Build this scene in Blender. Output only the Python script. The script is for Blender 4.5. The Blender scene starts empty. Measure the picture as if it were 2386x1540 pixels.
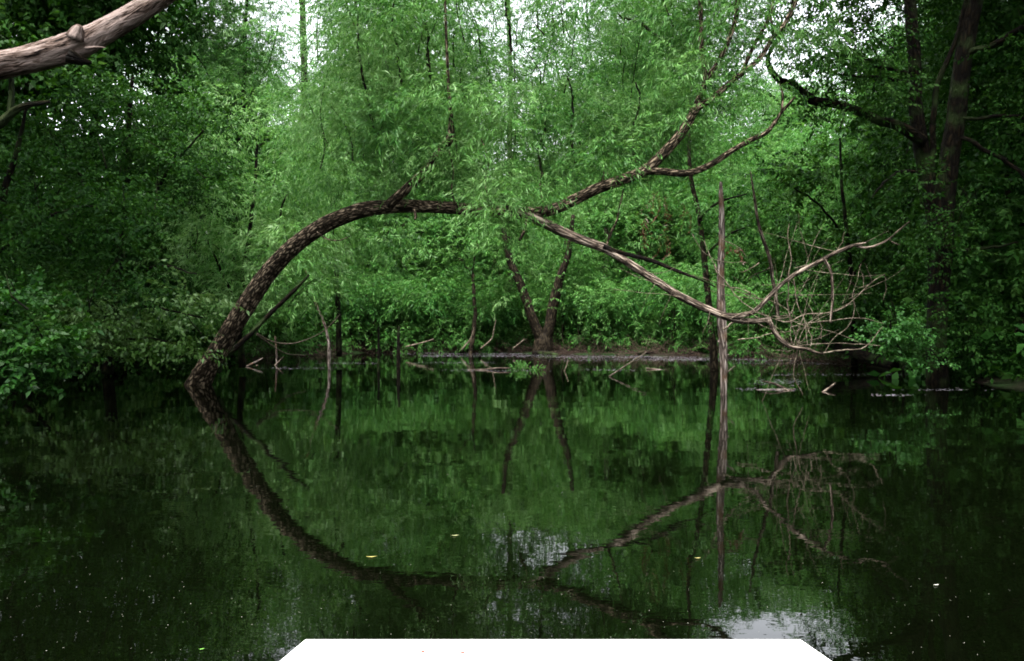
import bpy, math
import numpy as np
from mathutils import Vector

sc = bpy.context.scene
COL = sc.collection

# ------------------------------------------------------------------ camera, sky, sun, exposure
W, H, F = 2385.0, 1540.0, 1855.0          # layout units: the photograph seen 2385 wide
CAM_Z, HORIZON = 1.2, 758.0
PITCH = math.atan((H / 2 - HORIZON) / F)
cd = bpy.data.cameras.new("camera")
cam = bpy.data.objects.new("camera", cd)
COL.objects.link(cam)
cam.location = (0, 0, CAM_Z)
cam.rotation_euler = (math.pi / 2 - PITCH, 0, 0)
cd.sensor_width = 36.0
cd.lens = F / W * 36.0
cd.clip_start = 0.05
cd.clip_end = 500
sc.camera = cam

SUN_EL, SUN_AZ = math.radians(66), math.radians(205)     # azimuth clockwise from +Y (behind the boat, a little left)
wd = bpy.data.worlds.new("World")
sc.world = wd
wd.use_nodes = True
nt = wd.node_tree
nt.nodes.clear()
sky = nt.nodes.new("ShaderNodeTexSky")
sky.sky_type = 'NISHITA'
sky.sun_disc = False
sky.sun_elevation = SUN_EL
sky.sun_rotation = SUN_AZ
sky.air_density = 1.0
sky.dust_density = 3.0
hs = nt.nodes.new("ShaderNodeHueSaturation")              # overcast: the blue is nearly gone
hs.inputs["Saturation"].default_value = 0.2
bg = nt.nodes.new("ShaderNodeBackground")
bg.inputs["Strength"].default_value = 0.12
wo = nt.nodes.new("ShaderNodeOutputWorld")
nt.links.new(sky.outputs[0], hs.inputs["Color"])
nt.links.new(hs.outputs[0], bg.inputs["Color"])
nt.links.new(bg.outputs[0], wo.inputs["Surface"])

sd = bpy.data.lights.new("sun", 'SUN')
sd.energy = 1.5
sd.angle = math.radians(18)
sd.color = (1.0, 0.97, 0.92)
sun = bpy.data.objects.new("sun", sd)
COL.objects.link(sun)
sdir = Vector((math.sin(SUN_AZ) * math.cos(SUN_EL), math.cos(SUN_AZ) * math.cos(SUN_EL), math.sin(SUN_EL)))
sun.rotation_euler = sdir.to_track_quat('Z', 'Y').to_euler()

sc.view_settings.view_transform = 'Standard'
sc.view_settings.look = 'None'
sc.view_settings.exposure = 3.05
sc.view_settings.gamma = 1.0
sc.render.engine = 'CYCLES'
sc.cycles.max_bounces = 6
sc.cycles.diffuse_bounces = 3
sc.cycles.glossy_bounces = 2
sc.cycles.transmission_bounces = 3
sc.cycles.transparent_max_bounces = 4
sc.cycles.use_denoising = True
sc.cycles.denoiser = 'OPENIMAGEDENOISE'
sc.cycles.denoising_input_passes = 'RGB_ALBEDO_NORMAL'
sc.cycles.denoising_prefilter = 'ACCURATE'
sc.cycles.filter_width = 1.8
sc.cycles.caustics_reflective = False
sc.cycles.caustics_refractive = False

# ------------------------------------------------------------------ helpers
CP, SP = math.cos(PITCH), math.sin(PITCH)


def P(x, y, d):
    """point on the ray of layout pixel (x, y) at d metres down the pond"""
    u, v = (x - W / 2) / F, -(y - H / 2) / F
    dy, dz = CP + v * SP, v * CP - SP
    k = d / dy
    return np.array([u * k, d, CAM_Z + dz * k])


def rng_of(s):
    return np.random.default_rng(s)


class Geo:
    """collects tubes and polygons, then becomes one mesh object"""

    def __init__(self):
        self.v, self.f, self.uv, self.n = [], [], [], 0

    def add(self, verts, faces, uvs=None):
        verts = np.asarray(verts, float)
        self.v.append(verts)
        for k, f in enumerate(faces):
            f = np.asarray(f, int) + self.n
            self.f.append(f)
            self.uv.append(np.zeros((f.shape[0], f.shape[1], 2)) if uvs is None else uvs[k])
        self.n += len(verts)

    def tube(self, pts, rad, seg=8, step=None, ridge=0.0, seed=0, wob=0.0, cap=True):
        r = rng_of(seed + 17)
        pts = np.array(pts, float)
        rad = np.array(rad, float) if np.ndim(rad) else np.full(len(pts), float(rad))
        if len(rad) != len(pts):
            rad = np.interp(np.linspace(0, 1, len(pts)), np.linspace(0, 1, len(rad)), rad)
        ln = np.concatenate([[0], np.cumsum(np.linalg.norm(np.diff(pts, axis=0), axis=1))])
        tot = ln[-1]
        step = step or max(tot / 60, np.mean(rad) * 1.2)
        n = max(int(tot / step), len(pts), 3)
        s = np.linspace(0, tot, n)
        # Catmull-Rom through the points
        ext = np.vstack([2 * pts[0] - pts[1], pts, 2 * pts[-1] - pts[-2]])
        idx = np.clip(np.searchsorted(ln, s, side='right') - 1, 0, len(pts) - 2)
        t = ((s - ln[idx]) / np.maximum(ln[idx + 1] - ln[idx], 1e-9))[:, None]
        a, b, c, d = ext[idx], ext[idx + 1], ext[idx + 2], ext[idx + 3]
        c1, c2 = (c - a) * .5, (d - b) * .5
        # keep tangents sane when spacing is uneven
        lc = np.linalg.norm(c - b, axis=1, keepdims=True)
        c1 *= np.minimum(1, lc / np.maximum(np.linalg.norm(c1, axis=1, keepdims=True), 1e-9))
        c2 *= np.minimum(1, lc / np.maximum(np.linalg.norm(c2, axis=1, keepdims=True), 1e-9))
        q = (2*t**3 - 3*t**2 + 1) * b + (t**3 - 2*t**2 + t) * c1 + (-2*t**3 + 3*t**2) * c + (t**3 - t**2) * c2
        R = np.interp(s, ln, rad)
        if wob:
            for ax in range(3):
                for k in (1.0, 2.3, 4.1):
                    q[:, ax] += wob / k * np.sin(s / tot * 6.28 * k * 1.7 + r.uniform(0, 6.28)) * np.minimum(1, s / (tot * .15))
        T = np.gradient(q, axis=0)
        T /= np.maximum(np.linalg.norm(T, axis=1, keepdims=True), 1e-9)
        N = np.zeros_like(T)
        up = np.array([0, 0, 1.0]) if abs(T[0][2]) < .9 else np.array([1.0, 0, 0])
        N[0] = np.cross(T[0], up); N[0] /= np.linalg.norm(N[0])
        for i in range(1, n):
            v = N[i - 1] - T[i] * np.dot(N[i - 1], T[i])
            N[i] = v / max(np.linalg.norm(v), 1e-9)
        B = np.cross(T, N)
        th = np.linspace(0, 2 * np.pi, seg, endpoint=False)
        rr = np.ones((n, seg))
        if ridge:
            ph = r.uniform(0, 6.28, 6)
            S = s[:, None]
            tw = .35 * np.sin(S * 3.1 + ph[0]) + .25 * np.sin(S * 7.3 + ph[1])
            rr += ridge * (.55 * np.sin(9 * th[None] + tw * 3 + ph[2]) * np.sin(S * 9 + 2 * np.sin(3 * th[None]) + ph[3])
                           + .6 * np.sin(5 * th[None] - tw * 4 + ph[4])
                           + .8 * np.sin(2 * th[None] + S * 2.2 + ph[5]) + r.normal(0, .35, (n, seg)))
        V = q[:, None] + R[:, None, None] * rr[..., None] * (np.cos(th)[None, :, None] * N[:, None] + np.sin(th)[None, :, None] * B[:, None])
        i, j = np.meshgrid(np.arange(n - 1), np.arange(seg), indexing='ij')
        j2 = (j + 1) % seg
        fc = np.stack([i * seg + j, i * seg + j2, (i + 1) * seg + j2, (i + 1) * seg + j], -1).reshape(-1, 4)
        rm = float(np.mean(R))
        U0, U1 = j * (2 * np.pi * rm / seg), (j + 1) * (2 * np.pi * rm / seg)
        V0, V1 = s[i], s[i + 1]
        off = seed * 3.7
        uv = np.stack([np.stack([U0 + off, V0], -1), np.stack([U1 + off, V0], -1), np.stack([U1 + off, V1], -1), np.stack([U0 + off, V1], -1)], 2).reshape(-1, 4, 2)
        faces, uvs = [fc], [uv]
        if cap:
            for ring, fl in ((0, True), (n - 1, False)):
                f = np.arange(seg) + ring * seg
                faces.append((f[::-1] if fl else f)[None]); uvs.append(np.zeros((1, seg, 2)))
        self.add(V.reshape(-1, 3), faces, uvs)
        return q, R

    def build(self, name, mat, parent=None, smooth=True):
        me = bpy.data.meshes.new(name)
        V = np.concatenate(self.v)
        me.vertices.add(len(V)); me.vertices.foreach_set("co", V.ravel().astype(np.float32))
        tot = np.concatenate([np.full(len(f), f.shape[1]) for f in self.f])
        lo = np.concatenate([f.ravel() for f in self.f])
        me.loops.add(len(lo)); me.loops.foreach_set("vertex_index", lo.astype(np.int32))
        me.polygons.add(len(tot))
        me.polygons.foreach_set("loop_start", np.concatenate([[0], np.cumsum(tot)[:-1]]).astype(np.int32))
        me.polygons.foreach_set("use_smooth", np.full(len(tot), smooth))
        uvl = me.uv_layers.new(name="UVMap")
        uvl.data.foreach_set("uv", np.concatenate([u.reshape(-1, 2) for u in self.uv]).ravel().astype(np.float32))
        me.update(calc_edges=True)
        me.materials.append(mat)
        return link(name, me, parent)


def link(name, me, parent=None):
    o = bpy.data.objects.new(name, me)
    COL.objects.link(o)
    if parent is not None:
        o.parent = parent
    return o


def tag(o, label, cat, group=None):
    o["label"] = label
    o["category"] = cat
    if group:
        o["group"] = group
    return o


def thing(name, label, cat, loc=(0, 0, 0), group=None):
    o = bpy.data.objects.new(name, None)
    COL.objects.link(o)
    o.location = loc
    return tag(o, label, cat, group)


# ------------------------------------------------------------------ materials
def mat(name):
    m = bpy.data.materials.new(name)
    m.use_nodes = True
    t = m.node_tree
    t.nodes.clear()
    out = t.nodes.new("ShaderNodeOutputMaterial")
    return m, t, out


def node(t, kind, **kw):
    n = t.nodes.new(kind)
    for k, v in kw.items():
        if k in n.inputs:
            n.inputs[k].default_value = v
        else:
            setattr(n, k, v)
    return n


def ramp(t, stops):
    r = t.nodes.new("ShaderNodeValToRGB")
    e = r.color_ramp.elements
    while len(e) < len(stops):
        e.new(0.5)
    for k, (p, c) in enumerate(stops):
        e[k].position = p
        e[k].color = (*c, 1) if len(c) == 3 else c
    return r


def leaf_mat(name, cols, trans=.35, rough=.45, spec=.35):
    m, t, out = mat(name)
    at = node(t, "ShaderNodeAttribute", attribute_name="tint")
    rp = ramp(t, [(i / (len(cols) - 1), c) for i, c in enumerate(cols)])
    tc = node(t, "ShaderNodeTexCoord")
    nz = node(t, "ShaderNodeTexNoise", Scale=.55, Detail=2.0)
    t.links.new(tc.outputs["Object"], nz.inputs["Vector"])
    mm = node(t, "ShaderNodeMath", operation='MULTIPLY_ADD')
    mm.inputs[1].default_value = .9
    t.links.new(nz.outputs[0], mm.inputs[0])
    sub = node(t, "ShaderNodeMath", operation='ADD')
    sub.inputs[1].default_value = -.45
    t.links.new(at.outputs["Fac"], sub.inputs[0])
    t.links.new(sub.outputs[0], mm.inputs[2])
    t.links.new(mm.outputs[0], rp.inputs[0])
    pb = node(t, "ShaderNodeBsdfPrincipled", Roughness=rough)
    pb.inputs["Specular IOR Level"].default_value = spec
    t.links.new(rp.outputs[0], pb.inputs["Base Color"])
    tr = node(t, "ShaderNodeBsdfTranslucent")
    hv = node(t, "ShaderNodeHueSaturation", Hue=.485, Saturation=1.1, Value=1.25)
    t.links.new(rp.outputs[0], hv.inputs["Color"])
    t.links.new(hv.outputs[0], tr.inputs["Color"])
    mx = node(t, "ShaderNodeMixShader")
    mx.inputs[0].default_value = trans
    t.links.new(pb.outputs[0], mx.inputs[1]); t.links.new(tr.outputs[0], mx.inputs[2])
    t.links.new(mx.outputs[0], out.inputs["Surface"])
    return m


def bark_mat(name, dark, mid, light, ku=22., kv=5., bump=.03, moss=None, rough=.85, cell=True):
    m, t, out = mat(name)
    uv = node(t, "ShaderNodeUVMap")
    mp = node(t, "ShaderNodeMapping")
    mp.inputs["Scale"].default_value = (ku, kv, 1)
    t.links.new(uv.outputs[0], mp.inputs["Vector"])
    n1 = node(t, "ShaderNodeTexNoise", Scale=.8, Detail=4.0, Roughness=.6, Distortion=.5)
    t.links.new(mp.outputs[0], n1.inputs["Vector"])
    vo = node(t, "ShaderNodeTexVoronoi", feature='DISTANCE_TO_EDGE', Scale=1.0)
    wv = node(t, "ShaderNodeVectorMath", operation='MULTIPLY_ADD')
    wv.inputs[1].default_value = (1.9, 1.6, 0)
    t.links.new(n1.outputs["Color"], wv.inputs[0]); t.links.new(mp.outputs[0], wv.inputs[2])
    t.links.new(wv.outputs[0], vo.inputs["Vector"])
    mr = node(t, "ShaderNodeMapRange")
    mr.inputs[2].default_value = .35
    t.links.new(vo.outputs["Distance"], mr.inputs[0])
    ml = node(t, "ShaderNodeMath", operation='MULTIPLY')
    t.links.new(mr.outputs[0], ml.inputs[0]); t.links.new(n1.outputs[0], ml.inputs[1])
    ad = node(t, "ShaderNodeMath", operation='MULTIPLY_ADD')
    ad.inputs[1].default_value = 1.0
    t.links.new(ml.outputs[0], ad.inputs[0])
    n2 = node(t, "ShaderNodeTexNoise", Scale=.35, Detail=3.0)
    t.links.new(mp.outputs[0], n2.inputs["Vector"])
    ad.inputs[2].default_value = 0
    rp = ramp(t, [(.03, dark), (.2, mid), (.43, light)])
    if not cell:                                         # weathered wood: long uneven fissures, no plates
        n4 = node(t, "ShaderNodeTexNoise", Scale=.22, Detail=9.0, Roughness=.68, Distortion=1.2)
        t.links.new(mp.outputs[0], n4.inputs["Vector"])
        n5 = node(t, "ShaderNodeTexNoise", Scale=1.3, Detail=3.0, Distortion=1.5)
        t.links.new(mp.outputs[0], n5.inputs["Vector"])
        sb = node(t, "ShaderNodeMath", operation='MULTIPLY_ADD')
        sb.inputs[1].default_value = .55
        t.links.new(n5.outputs[0], sb.inputs[0])
        ms = node(t, "ShaderNodeMath", operation='MULTIPLY')
        ms.inputs[1].default_value = .75
        t.links.new(n4.outputs[0], ms.inputs[0])
        t.links.new(ms.outputs[0], sb.inputs[2])
        t.links.new(sb.outputs[0], ad.inputs[0])
        for q, (p, c) in enumerate([(.54, dark), (.605, mid), (.72, light)]):
            rp.color_ramp.elements[q].position = p
    t.links.new(ad.outputs[0], rp.inputs[0])
    col = rp.outputs[0]
    if moss:
        tc = node(t, "ShaderNodeTexCoord")
        n3 = node(t, "ShaderNodeTexNoise", Scale=2.2, Detail=4.0)
        t.links.new(tc.outputs["Object"], n3.inputs["Vector"])
        r3 = ramp(t, [(.5, (0, 0, 0)), (.7, (1, 1, 1))])
        t.links.new(n3.outputs[0], r3.inputs[0])
        mc = node(t, "ShaderNodeMix", data_type='RGBA')
        mc.inputs[7].default_value = (*moss, 1)
        t.links.new(r3.outputs[0], mc.inputs[0]); t.links.new(col, mc.inputs[6])
        col = mc.outputs[2]
    pb = node(t, "ShaderNodeBsdfPrincipled", Roughness=rough)
    pb.inputs["Specular IOR Level"].default_value = .08
    t.links.new(col, pb.inputs["Base Color"])
    bp = node(t, "ShaderNodeBump", Strength=1.0, Distance=bump)
    t.links.new(ad.outputs[0], bp.inputs["Height"])
    t.links.new(bp.outputs[0], pb.inputs["Normal"])
    t.links.new(pb.outputs[0], out.inputs["Surface"])
    return m


M = {}
M['willow_leaf'] = leaf_mat("willow_leaf", [(.011, .055, .010), (.037, .122, .022), (.080, .198, .044), (.155, .28, .10)], spec=.18)
M['far_leaf'] = leaf_mat("far_leaf", [(.011, .054, .010), (.031, .108, .019), (.067, .172, .036), (.12, .225, .078)], spec=.1)
M['darkened_leaf'] = leaf_mat("darkened_leaf", [(.0045, .023, .003), (.011, .043, .0055), (.025, .076, .012), (.052, .115, .028)], trans=.3, rough=.5, spec=.07)  # darkened: the falloff towards the sides of the view is put into this colour
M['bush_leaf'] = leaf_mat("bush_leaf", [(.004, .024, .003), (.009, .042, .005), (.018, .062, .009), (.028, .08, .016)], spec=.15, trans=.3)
M['fresh_leaf'] = leaf_mat("fresh_leaf", [(.012, .06, .008), (.026, .10, .018), (.044, .135, .03), (.062, .165, .034)], spec=.15, trans=.35)
M['lit_fan_leaf'] = leaf_mat("lit_fan_leaf", [(.009, .040, .005), (.026, .078, .010), (.055, .125, .022), (.10, .185, .055)], trans=.3, rough=.4, spec=.3)  # brightened: light caught from the open pond is put into the leaf colour
M['red_leaf'] = leaf_mat("red_leaf", [(.035, .013, .006), (.06, .022, .010), (.085, .034, .015), (.10, .045, .02)], trans=.3)
M['willow_bark'] = bark_mat("willow_bark", (.005, .004, .0025), (.038, .027, .017), (.22, .172, .12), ku=21, kv=6, bump=.05)
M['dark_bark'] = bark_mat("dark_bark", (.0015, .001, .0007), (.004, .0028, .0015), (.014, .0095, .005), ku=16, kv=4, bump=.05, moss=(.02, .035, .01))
M['far_bark'] = bark_mat("far_bark", (.004, .003, .002), (.016, .012, .007), (.042, .032, .02), ku=16, kv=4, bump=.03)
M['dead_wood'] = bark_mat("dead_wood", (.012, .009, .007), (.075, .056, .042), (.22, .18, .145), ku=20, kv=3, bump=.025)
M['limb_wood'] = bark_mat("limb_wood", (.006, .0035, .0025), (.060, .040, .031), (.175, .135, .12), cell=False, ku=40, kv=7, bump=.035)
M['twig'] = bark_mat("twig", (.03, .023, .017), (.11, .088, .062), (.22, .19, .145), ku=60, kv=10, bump=.003)
M['brush'] = bark_mat("brush", (.012, .008, .006), (.04, .027, .019), (.09, .065, .05), ku=60, kv=10, bump=.003)
M['snag'] = bark_mat("snag", (.02, .015, .012), (.115, .092, .08), (.26, .225, .20), ku=20, kv=2.6, bump=.025, moss=(.085, .048, .026))


def ground_mat():
    m, t, out = mat("forest_floor")
    tc = node(t, "ShaderNodeTexCoord")
    n1 = node(t, "ShaderNodeTexNoise", Scale=6.0, Detail=8.0, Roughness=.7)
    n2 = node(t, "ShaderNodeTexNoise", Scale=.6, Detail=4.0)
    t.links.new(tc.outputs["Object"], n1.inputs["Vector"]); t.links.new(tc.outputs["Object"], n2.inputs["Vector"])
    r1 = ramp(t, [(.3, (.005, .004, .003)), (.55, (.013, .009, .007)), (.75, (.032, .023, .018))])
    r2 = ramp(t, [(.45, (0, 0, 0)), (.65, (1, 1, 1))])
    t.links.new(n1.outputs[0], r1.inputs[0]); t.links.new(n2.outputs[0], r2.inputs[0])
    mc = node(t, "ShaderNodeMix", data_type='RGBA')
    mc.inputs[7].default_value = (.012, .028, .008, 1)
    t.links.new(r2.outputs[0], mc.inputs[0]); t.links.new(r1.outputs[0], mc.inputs[6])
    pb = node(t, "ShaderNodeBsdfPrincipled", Roughness=1.0)
    pb.inputs["Specular IOR Level"].default_value = .04
    t.links.new(mc.outputs[2], pb.inputs["Base Color"])
    bp = node(t, "ShaderNodeBump", Strength=.8, Distance=.06)
    t.links.new(n1.outputs[0], bp.inputs["Height"]); t.links.new(bp.outputs[0], pb.inputs["Normal"])
    t.links.new(pb.outputs[0], out.inputs["Surface"])
    return m


def water_mat():
    m, t, out = mat("pond_water")
    tc = node(t, "ShaderNodeTexCoord")
    mp = node(t, "ShaderNodeMapping")
    mp.inputs["Scale"].default_value = (1.0, 1.5, 1)
    t.links.new(tc.outputs["Object"], mp.inputs["Vector"])
    n1 = node(t, "ShaderNodeTexNoise", Scale=.9, Detail=1.5, Roughness=.35)
    n2 = node(t, "ShaderNodeTexNoise", Scale=5.5, Detail=3.0, Roughness=.5)
    t.links.new(mp.outputs[0], n1.inputs["Vector"]); t.links.new(mp.outputs[0], n2.inputs["Vector"])
    b1 = node(t, "ShaderNodeBump", Strength=1.0, Distance=.0034)
    b2 = node(t, "ShaderNodeBump", Strength=1.0, Distance=.0005)
    t.links.new(n1.outputs[0], b1.inputs["Height"]); t.links.new(n2.outputs[0], b2.inputs["Height"])
    t.links.new(b1.outputs[0], b2.inputs["Normal"])
    pb = node(t, "ShaderNodeBsdfPrincipled", Roughness=.0, IOR=1.333)
    pb.inputs["Base Color"].default_value = (.0006, .001, .0003, 1)
    t.links.new(b2.outputs[0], pb.inputs["Normal"])
    t.links.new(pb.outputs[0], out.inputs["Surface"])
    return m


def plain(name, col, rough=.6, noise=None, spec=.3, bump=0):
    m, t, out = mat(name)
    pb = node(t, "ShaderNodeBsdfPrincipled", Roughness=rough)
    pb.inputs["Specular IOR Level"].default_value = spec
    if noise:
        tc = node(t, "ShaderNodeTexCoord")
        n1 = node(t, "ShaderNodeTexNoise", Scale=noise[0], Detail=6.0)
        t.links.new(tc.outputs["Object"], n1.inputs["Vector"])
        r1 = ramp(t, [(.35, noise[1]), (.65, col)])
        t.links.new(n1.outputs[0], r1.inputs[0])
        t.links.new(r1.outputs[0], pb.inputs["Base Color"])
        if bump:
            bp = node(t, "ShaderNodeBump", Strength=.5, Distance=bump)
            t.links.new(n1.outputs[0], bp.inputs["Height"]); t.links.new(bp.outputs[0], pb.inputs["Normal"])
    else:
        pb.inputs["Base Color"].default_value = (*col, 1)
    t.links.new(pb.outputs[0], out.inputs["Surface"])
    return m


# ------------------------------------------------------------------ leaves
def spray_template(seed, n, L, ll, lw, droop, rise, splay, hang, jit=.25, sub=0):
    """a twig of n leaves along +X; returns (n,4,3) leaf quads"""
    r = rng_of(seed)
    t = np.linspace(.06, 1, n)
    px = L * t * (1 - .15 * t * droop)
    pz = L * (rise * t - droop * .55 * t * t)
    py = L * .08 * np.sin(t * 3 + r.uniform(0, 6)) * t
    base = np.stack([px, py, pz], 1)
    tan = np.gradient(base, axis=0)
    tan /= np.linalg.norm(tan, axis=1, keepdims=True)
    side = np.where(np.arange(n) % 2 == 0, 1., -1.)
    a = r.uniform(.6, 1.3, n) * splay
    d = tan * np.cos(a)[:, None] + np.array([0, 1., 0]) * (np.sin(a) * side)[:, None] + np.array([0, 0, -1.]) * (hang * r.uniform(.3, 1.5, n))[:, None] + r.normal(0, jit, (n, 3))
    d /= np.linalg.norm(d, axis=1, keepdims=True)
    nrm = np.array([0, 0, 1.]) + r.normal(0, .55, (n, 3)) + .3 * side[:, None] * np.array([0, 1., 0])
    w = np.cross(nrm, d)
    w /= np.maximum(np.linalg.norm(w, axis=1, keepdims=True), 1e-6)
    up = np.cross(d, w)
    l = ll * r.uniform(.6, 1.15, n)[:, None]
    ww = lw * r.uniform(.75, 1.15, n)[:, None]
    base = base + r.normal(0, L * .015, (n, 3))
    q = np.stack([base, base + d * l * .42 + w * ww * .5 + up * ww * .18,
                  base + d * l - up * l * .18 * r.uniform(0, 1.4, n)[:, None],
                  base + d * l * .42 - w * ww * .5 + up * ww * .18], 1)
    return q


TW = [spray_template(100 + i, 22, .66, .125, .0165, 1.0, .26, .7, .8) for i in range(7)]     # willow, near
TM = [spray_template(200 + i, 18, .70, .155, .026, 1.0, .26, .75, .7) for i in range(7)]        # willow, 20 m
TF = [spray_template(300 + i, 16, .85, .20, .038, .9, .3, .8, .6) for i in range(7)]         # willow, far
TB = [spray_template(400 + i, 12, .55, .105, .048, .45, .15, .95, .75) for i in range(7)]     # broad leaves, near
TG = [spray_template(500 + i, 12, .7, .17, .085, .4, .15, 1.0, .6) for i in range(7)]         # broad leaves, far
TH = [spray_template(600 + i, 10, 1.1, .34, .16, .4, .15, 1.0, .5) for i in range(7)]         # far-off wood
TS = [spray_template(700 + i, 14, .38, .085, .05, .35, .3, 1.0, .35) for i in range(7)]       # shrub


class Leaves:
    def __init__(self, seed):
        self.q, self.t, self.r = [], [], rng_of(seed)

    def sprays(self, tmpl, pos, az, el, scale, tint):
        """pos (n,3), azimuth, elevation, scale, tint per spray"""
        n = len(pos)
        r = self.r
        pick = r.integers(0, len(tmpl), n)
        roll = r.normal(0, .5, n)
        for k in range(len(tmpl)):
            m = pick == k
            if not m.any():
                continue
            A, E, Ro, S = az[m], el[m], roll[m], scale[m]
            ca, sa, ce, se, cr, sr = np.cos(A), np.sin(A), np.cos(E), np.sin(E), np.cos(Ro), np.sin(Ro)
            X = np.stack([ca * ce, sa * ce, se], 1)
            Y0 = np.stack([-sa, ca, 0 * ca], 1)
            Z0 = np.cross(X, Y0)
            Y = Y0 * cr[:, None] + Z0 * sr[:, None]
            Z = np.cross(X, Y)
            q = tmpl[k].reshape(-1, 3)
            w = q[None, :, 0, None] * X[:, None] + q[None, :, 1, None] * Y[:, None] + q[None, :, 2, None] * Z[:, None]
            w = w * S[:, None, None] + pos[m][:, None]
            nl = len(tmpl[k])
            self.q.append(w.reshape(-1, 4, 3))
            self.t.append((tint[m][:, None] + r.normal(0, .16, (m.sum(), nl))).ravel())

    def clump(self, tmpl, c, rad, n, out=None, tint=.5, scale=1., el=(.05, .45), hole=0.):
        r = self.r
        n = max(int(n), 3)
        u = r.normal(0, 1, (n, 3))
        u /= np.linalg.norm(u, axis=1, keepdims=True)
        k = r.uniform(hole, 1, n) ** (1 / 2.2)
        pos = np.asarray(c) + u * k[:, None] * np.asarray(rad) - np.array([0, 0, .05])
        az = np.arctan2(u[:, 1], u[:, 0]) + r.normal(0, .7, n)
        if out is not None:
            az = out + r.normal(0, .9, n)
        e = r.normal(el[0], el[1], n)
        self.sprays(tmpl, pos, az, e, scale * r.uniform(.7, 1.2, n), tint + r.normal(0, .08, n) + .08 * u[:, 2])

    def build(self, name, material, parent=None):
        q = np.concatenate(self.q).astype(np.float32)
        t = np.concatenate(self.t).astype(np.float32)
        n = len(q)
        me = bpy.data.meshes.new(name)
        me.vertices.add(n * 4); me.vertices.foreach_set("co", q.ravel())
        me.loops.add(n * 4); me.loops.foreach_set("vertex_index", np.arange(n * 4, dtype=np.int32))
        me.polygons.add(n); me.polygons.foreach_set("loop_start", np.arange(0, n * 4, 4, dtype=np.int32))
        at = me.attributes.new("tint", 'FLOAT', 'FACE')
        at.data.foreach_set("value", np.clip(t, 0, 1))
        me.update(calc_edges=True)
        me.materials.append(material)
        global LEAF_TOTAL
        LEAF_TOTAL += n
        return link(name, me, parent)


LEAF_TOTAL = 0


def thin(x, y):
    """loose, uneven foliage towards the tree tops: where the twigs are bare"""
    v = math.sin(x * .031 + 2.1 * math.sin(y * .017)) + math.sin(y * .043 + 1.7 * math.sin(x * .013) + 1.0) + .7 * math.sin(x * .071 - y * .05)
    return v


def px_clumps(lv, tmpl, spec, dens, tint=.5, out=None, scale=1., seed=0, el=(.05, .45)):
    """spec rows: x, y, d, rx, ry (layout px) -> one clump each, filled to dens sprays per square metre seen"""
    dens *= 2.0
    for row in spec:
        x, y, d, rx, ry = row[:5]
        c = P(x, y, d)
        k = d / F
        rr = np.array([rx * k, (rx + ry) * .5 * k, ry * k])
        tn = row[5] + tint - .5 if len(row) > 5 else tint
        lv.clump(tmpl, c, rr, dens * rr[0] * rr[2] * math.pi, out=out, tint=tn, scale=scale, el=el)


# ------------------------------------------------------------------ ground, water
POND = np.array([(-9, -22), (-10.5, 0), (-11.8, 10), (-11.8, 15.5), (-11.2, 20), (-10.4, 27), (-7.9, 33.5), (-4.5, 35.2), (-1.8, 35.4), (1.3, 33.5),
                 (5.3, 31.6), (8.2, 29.8), (9.8, 27.6), (10.6, 24.5), (10.3, 19.9), (9.8, 15), (10, 8), (9.5, 0), (9, -22)], float)


def pond_dist(x, y):
    """signed distance to the shoreline, negative over water"""
    p = np.stack([x, y], -1)
    best = np.full(x.shape, 1e9)
    ins = np.zeros(x.shape, bool)
    for a, b in zip(POND, np.roll(POND, -1, 0)):
        e = b - a
        w = p - a
        tt = np.clip((w @ e) / (e @ e), 0, 1)
        best = np.minimum(best, np.linalg.norm(w - tt[..., None] * e, axis=-1))
        c = ((a[1] <= y) & (b[1] > y)) | ((b[1] <= y) & (a[1] > y))
        xi = a[0] + (y - a[1]) / (e[1] if abs(e[1]) > 1e-9 else 1e-9) * e[0]
        ins ^= c & (x < xi)
    return np.where(ins, -best, best)


def ground_z(x, y):
    d = pond_dist(x, y)
    nz = .35 * np.sin(x * 1.3 + np.sin(y * .9)) + .25 * np.sin(y * 2.1 + 1.3 * np.sin(x * 1.7)) + .15 * np.sin(x * 4.3 + y * 3.1)
    d = d + nz * .7
    return np.where(d < 0, np.maximum(-.9, d * .28), np.minimum(.16 * np.tanh(d * 1.2) + .018 * d, .75) + .05 * nz * np.clip(d, 0, 1))


def gz(x, y):
    return float(ground_z(np.array([x], float), np.array([y], float))[0])


nx, ny = 280, 260
gx, gy = np.linspace(-75, 75, nx), np.linspace(-45, 100, ny)
gx = np.sign(gx) * (np.abs(gx) / 75) ** 1.5 * 75
X, Y = np.meshgrid(gx, gy, indexing='ij')
Z = ground_z(X, Y)
i, j = np.meshgrid(np.arange(nx - 1), np.arange(ny - 1), indexing='ij')
g = Geo()
g.add(np.stack([X, Y, Z], -1).reshape(-1, 3), [np.stack([i * ny + j, (i + 1) * ny + j, (i + 1) * ny + j + 1, i * ny + j + 1], -1).reshape(-1, 4)])
go = g.build("ground", ground_mat())
go["kind"] = "structure"
g = Geo()
g.add([(-14, -24, 0), (14, -24, 0), (14, 40, 0), (-14, 40, 0)], [[(0, 1, 2, 3)]])
wo_ = g.build("pond_water", water_mat())
wo_["kind"] = "structure"


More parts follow.
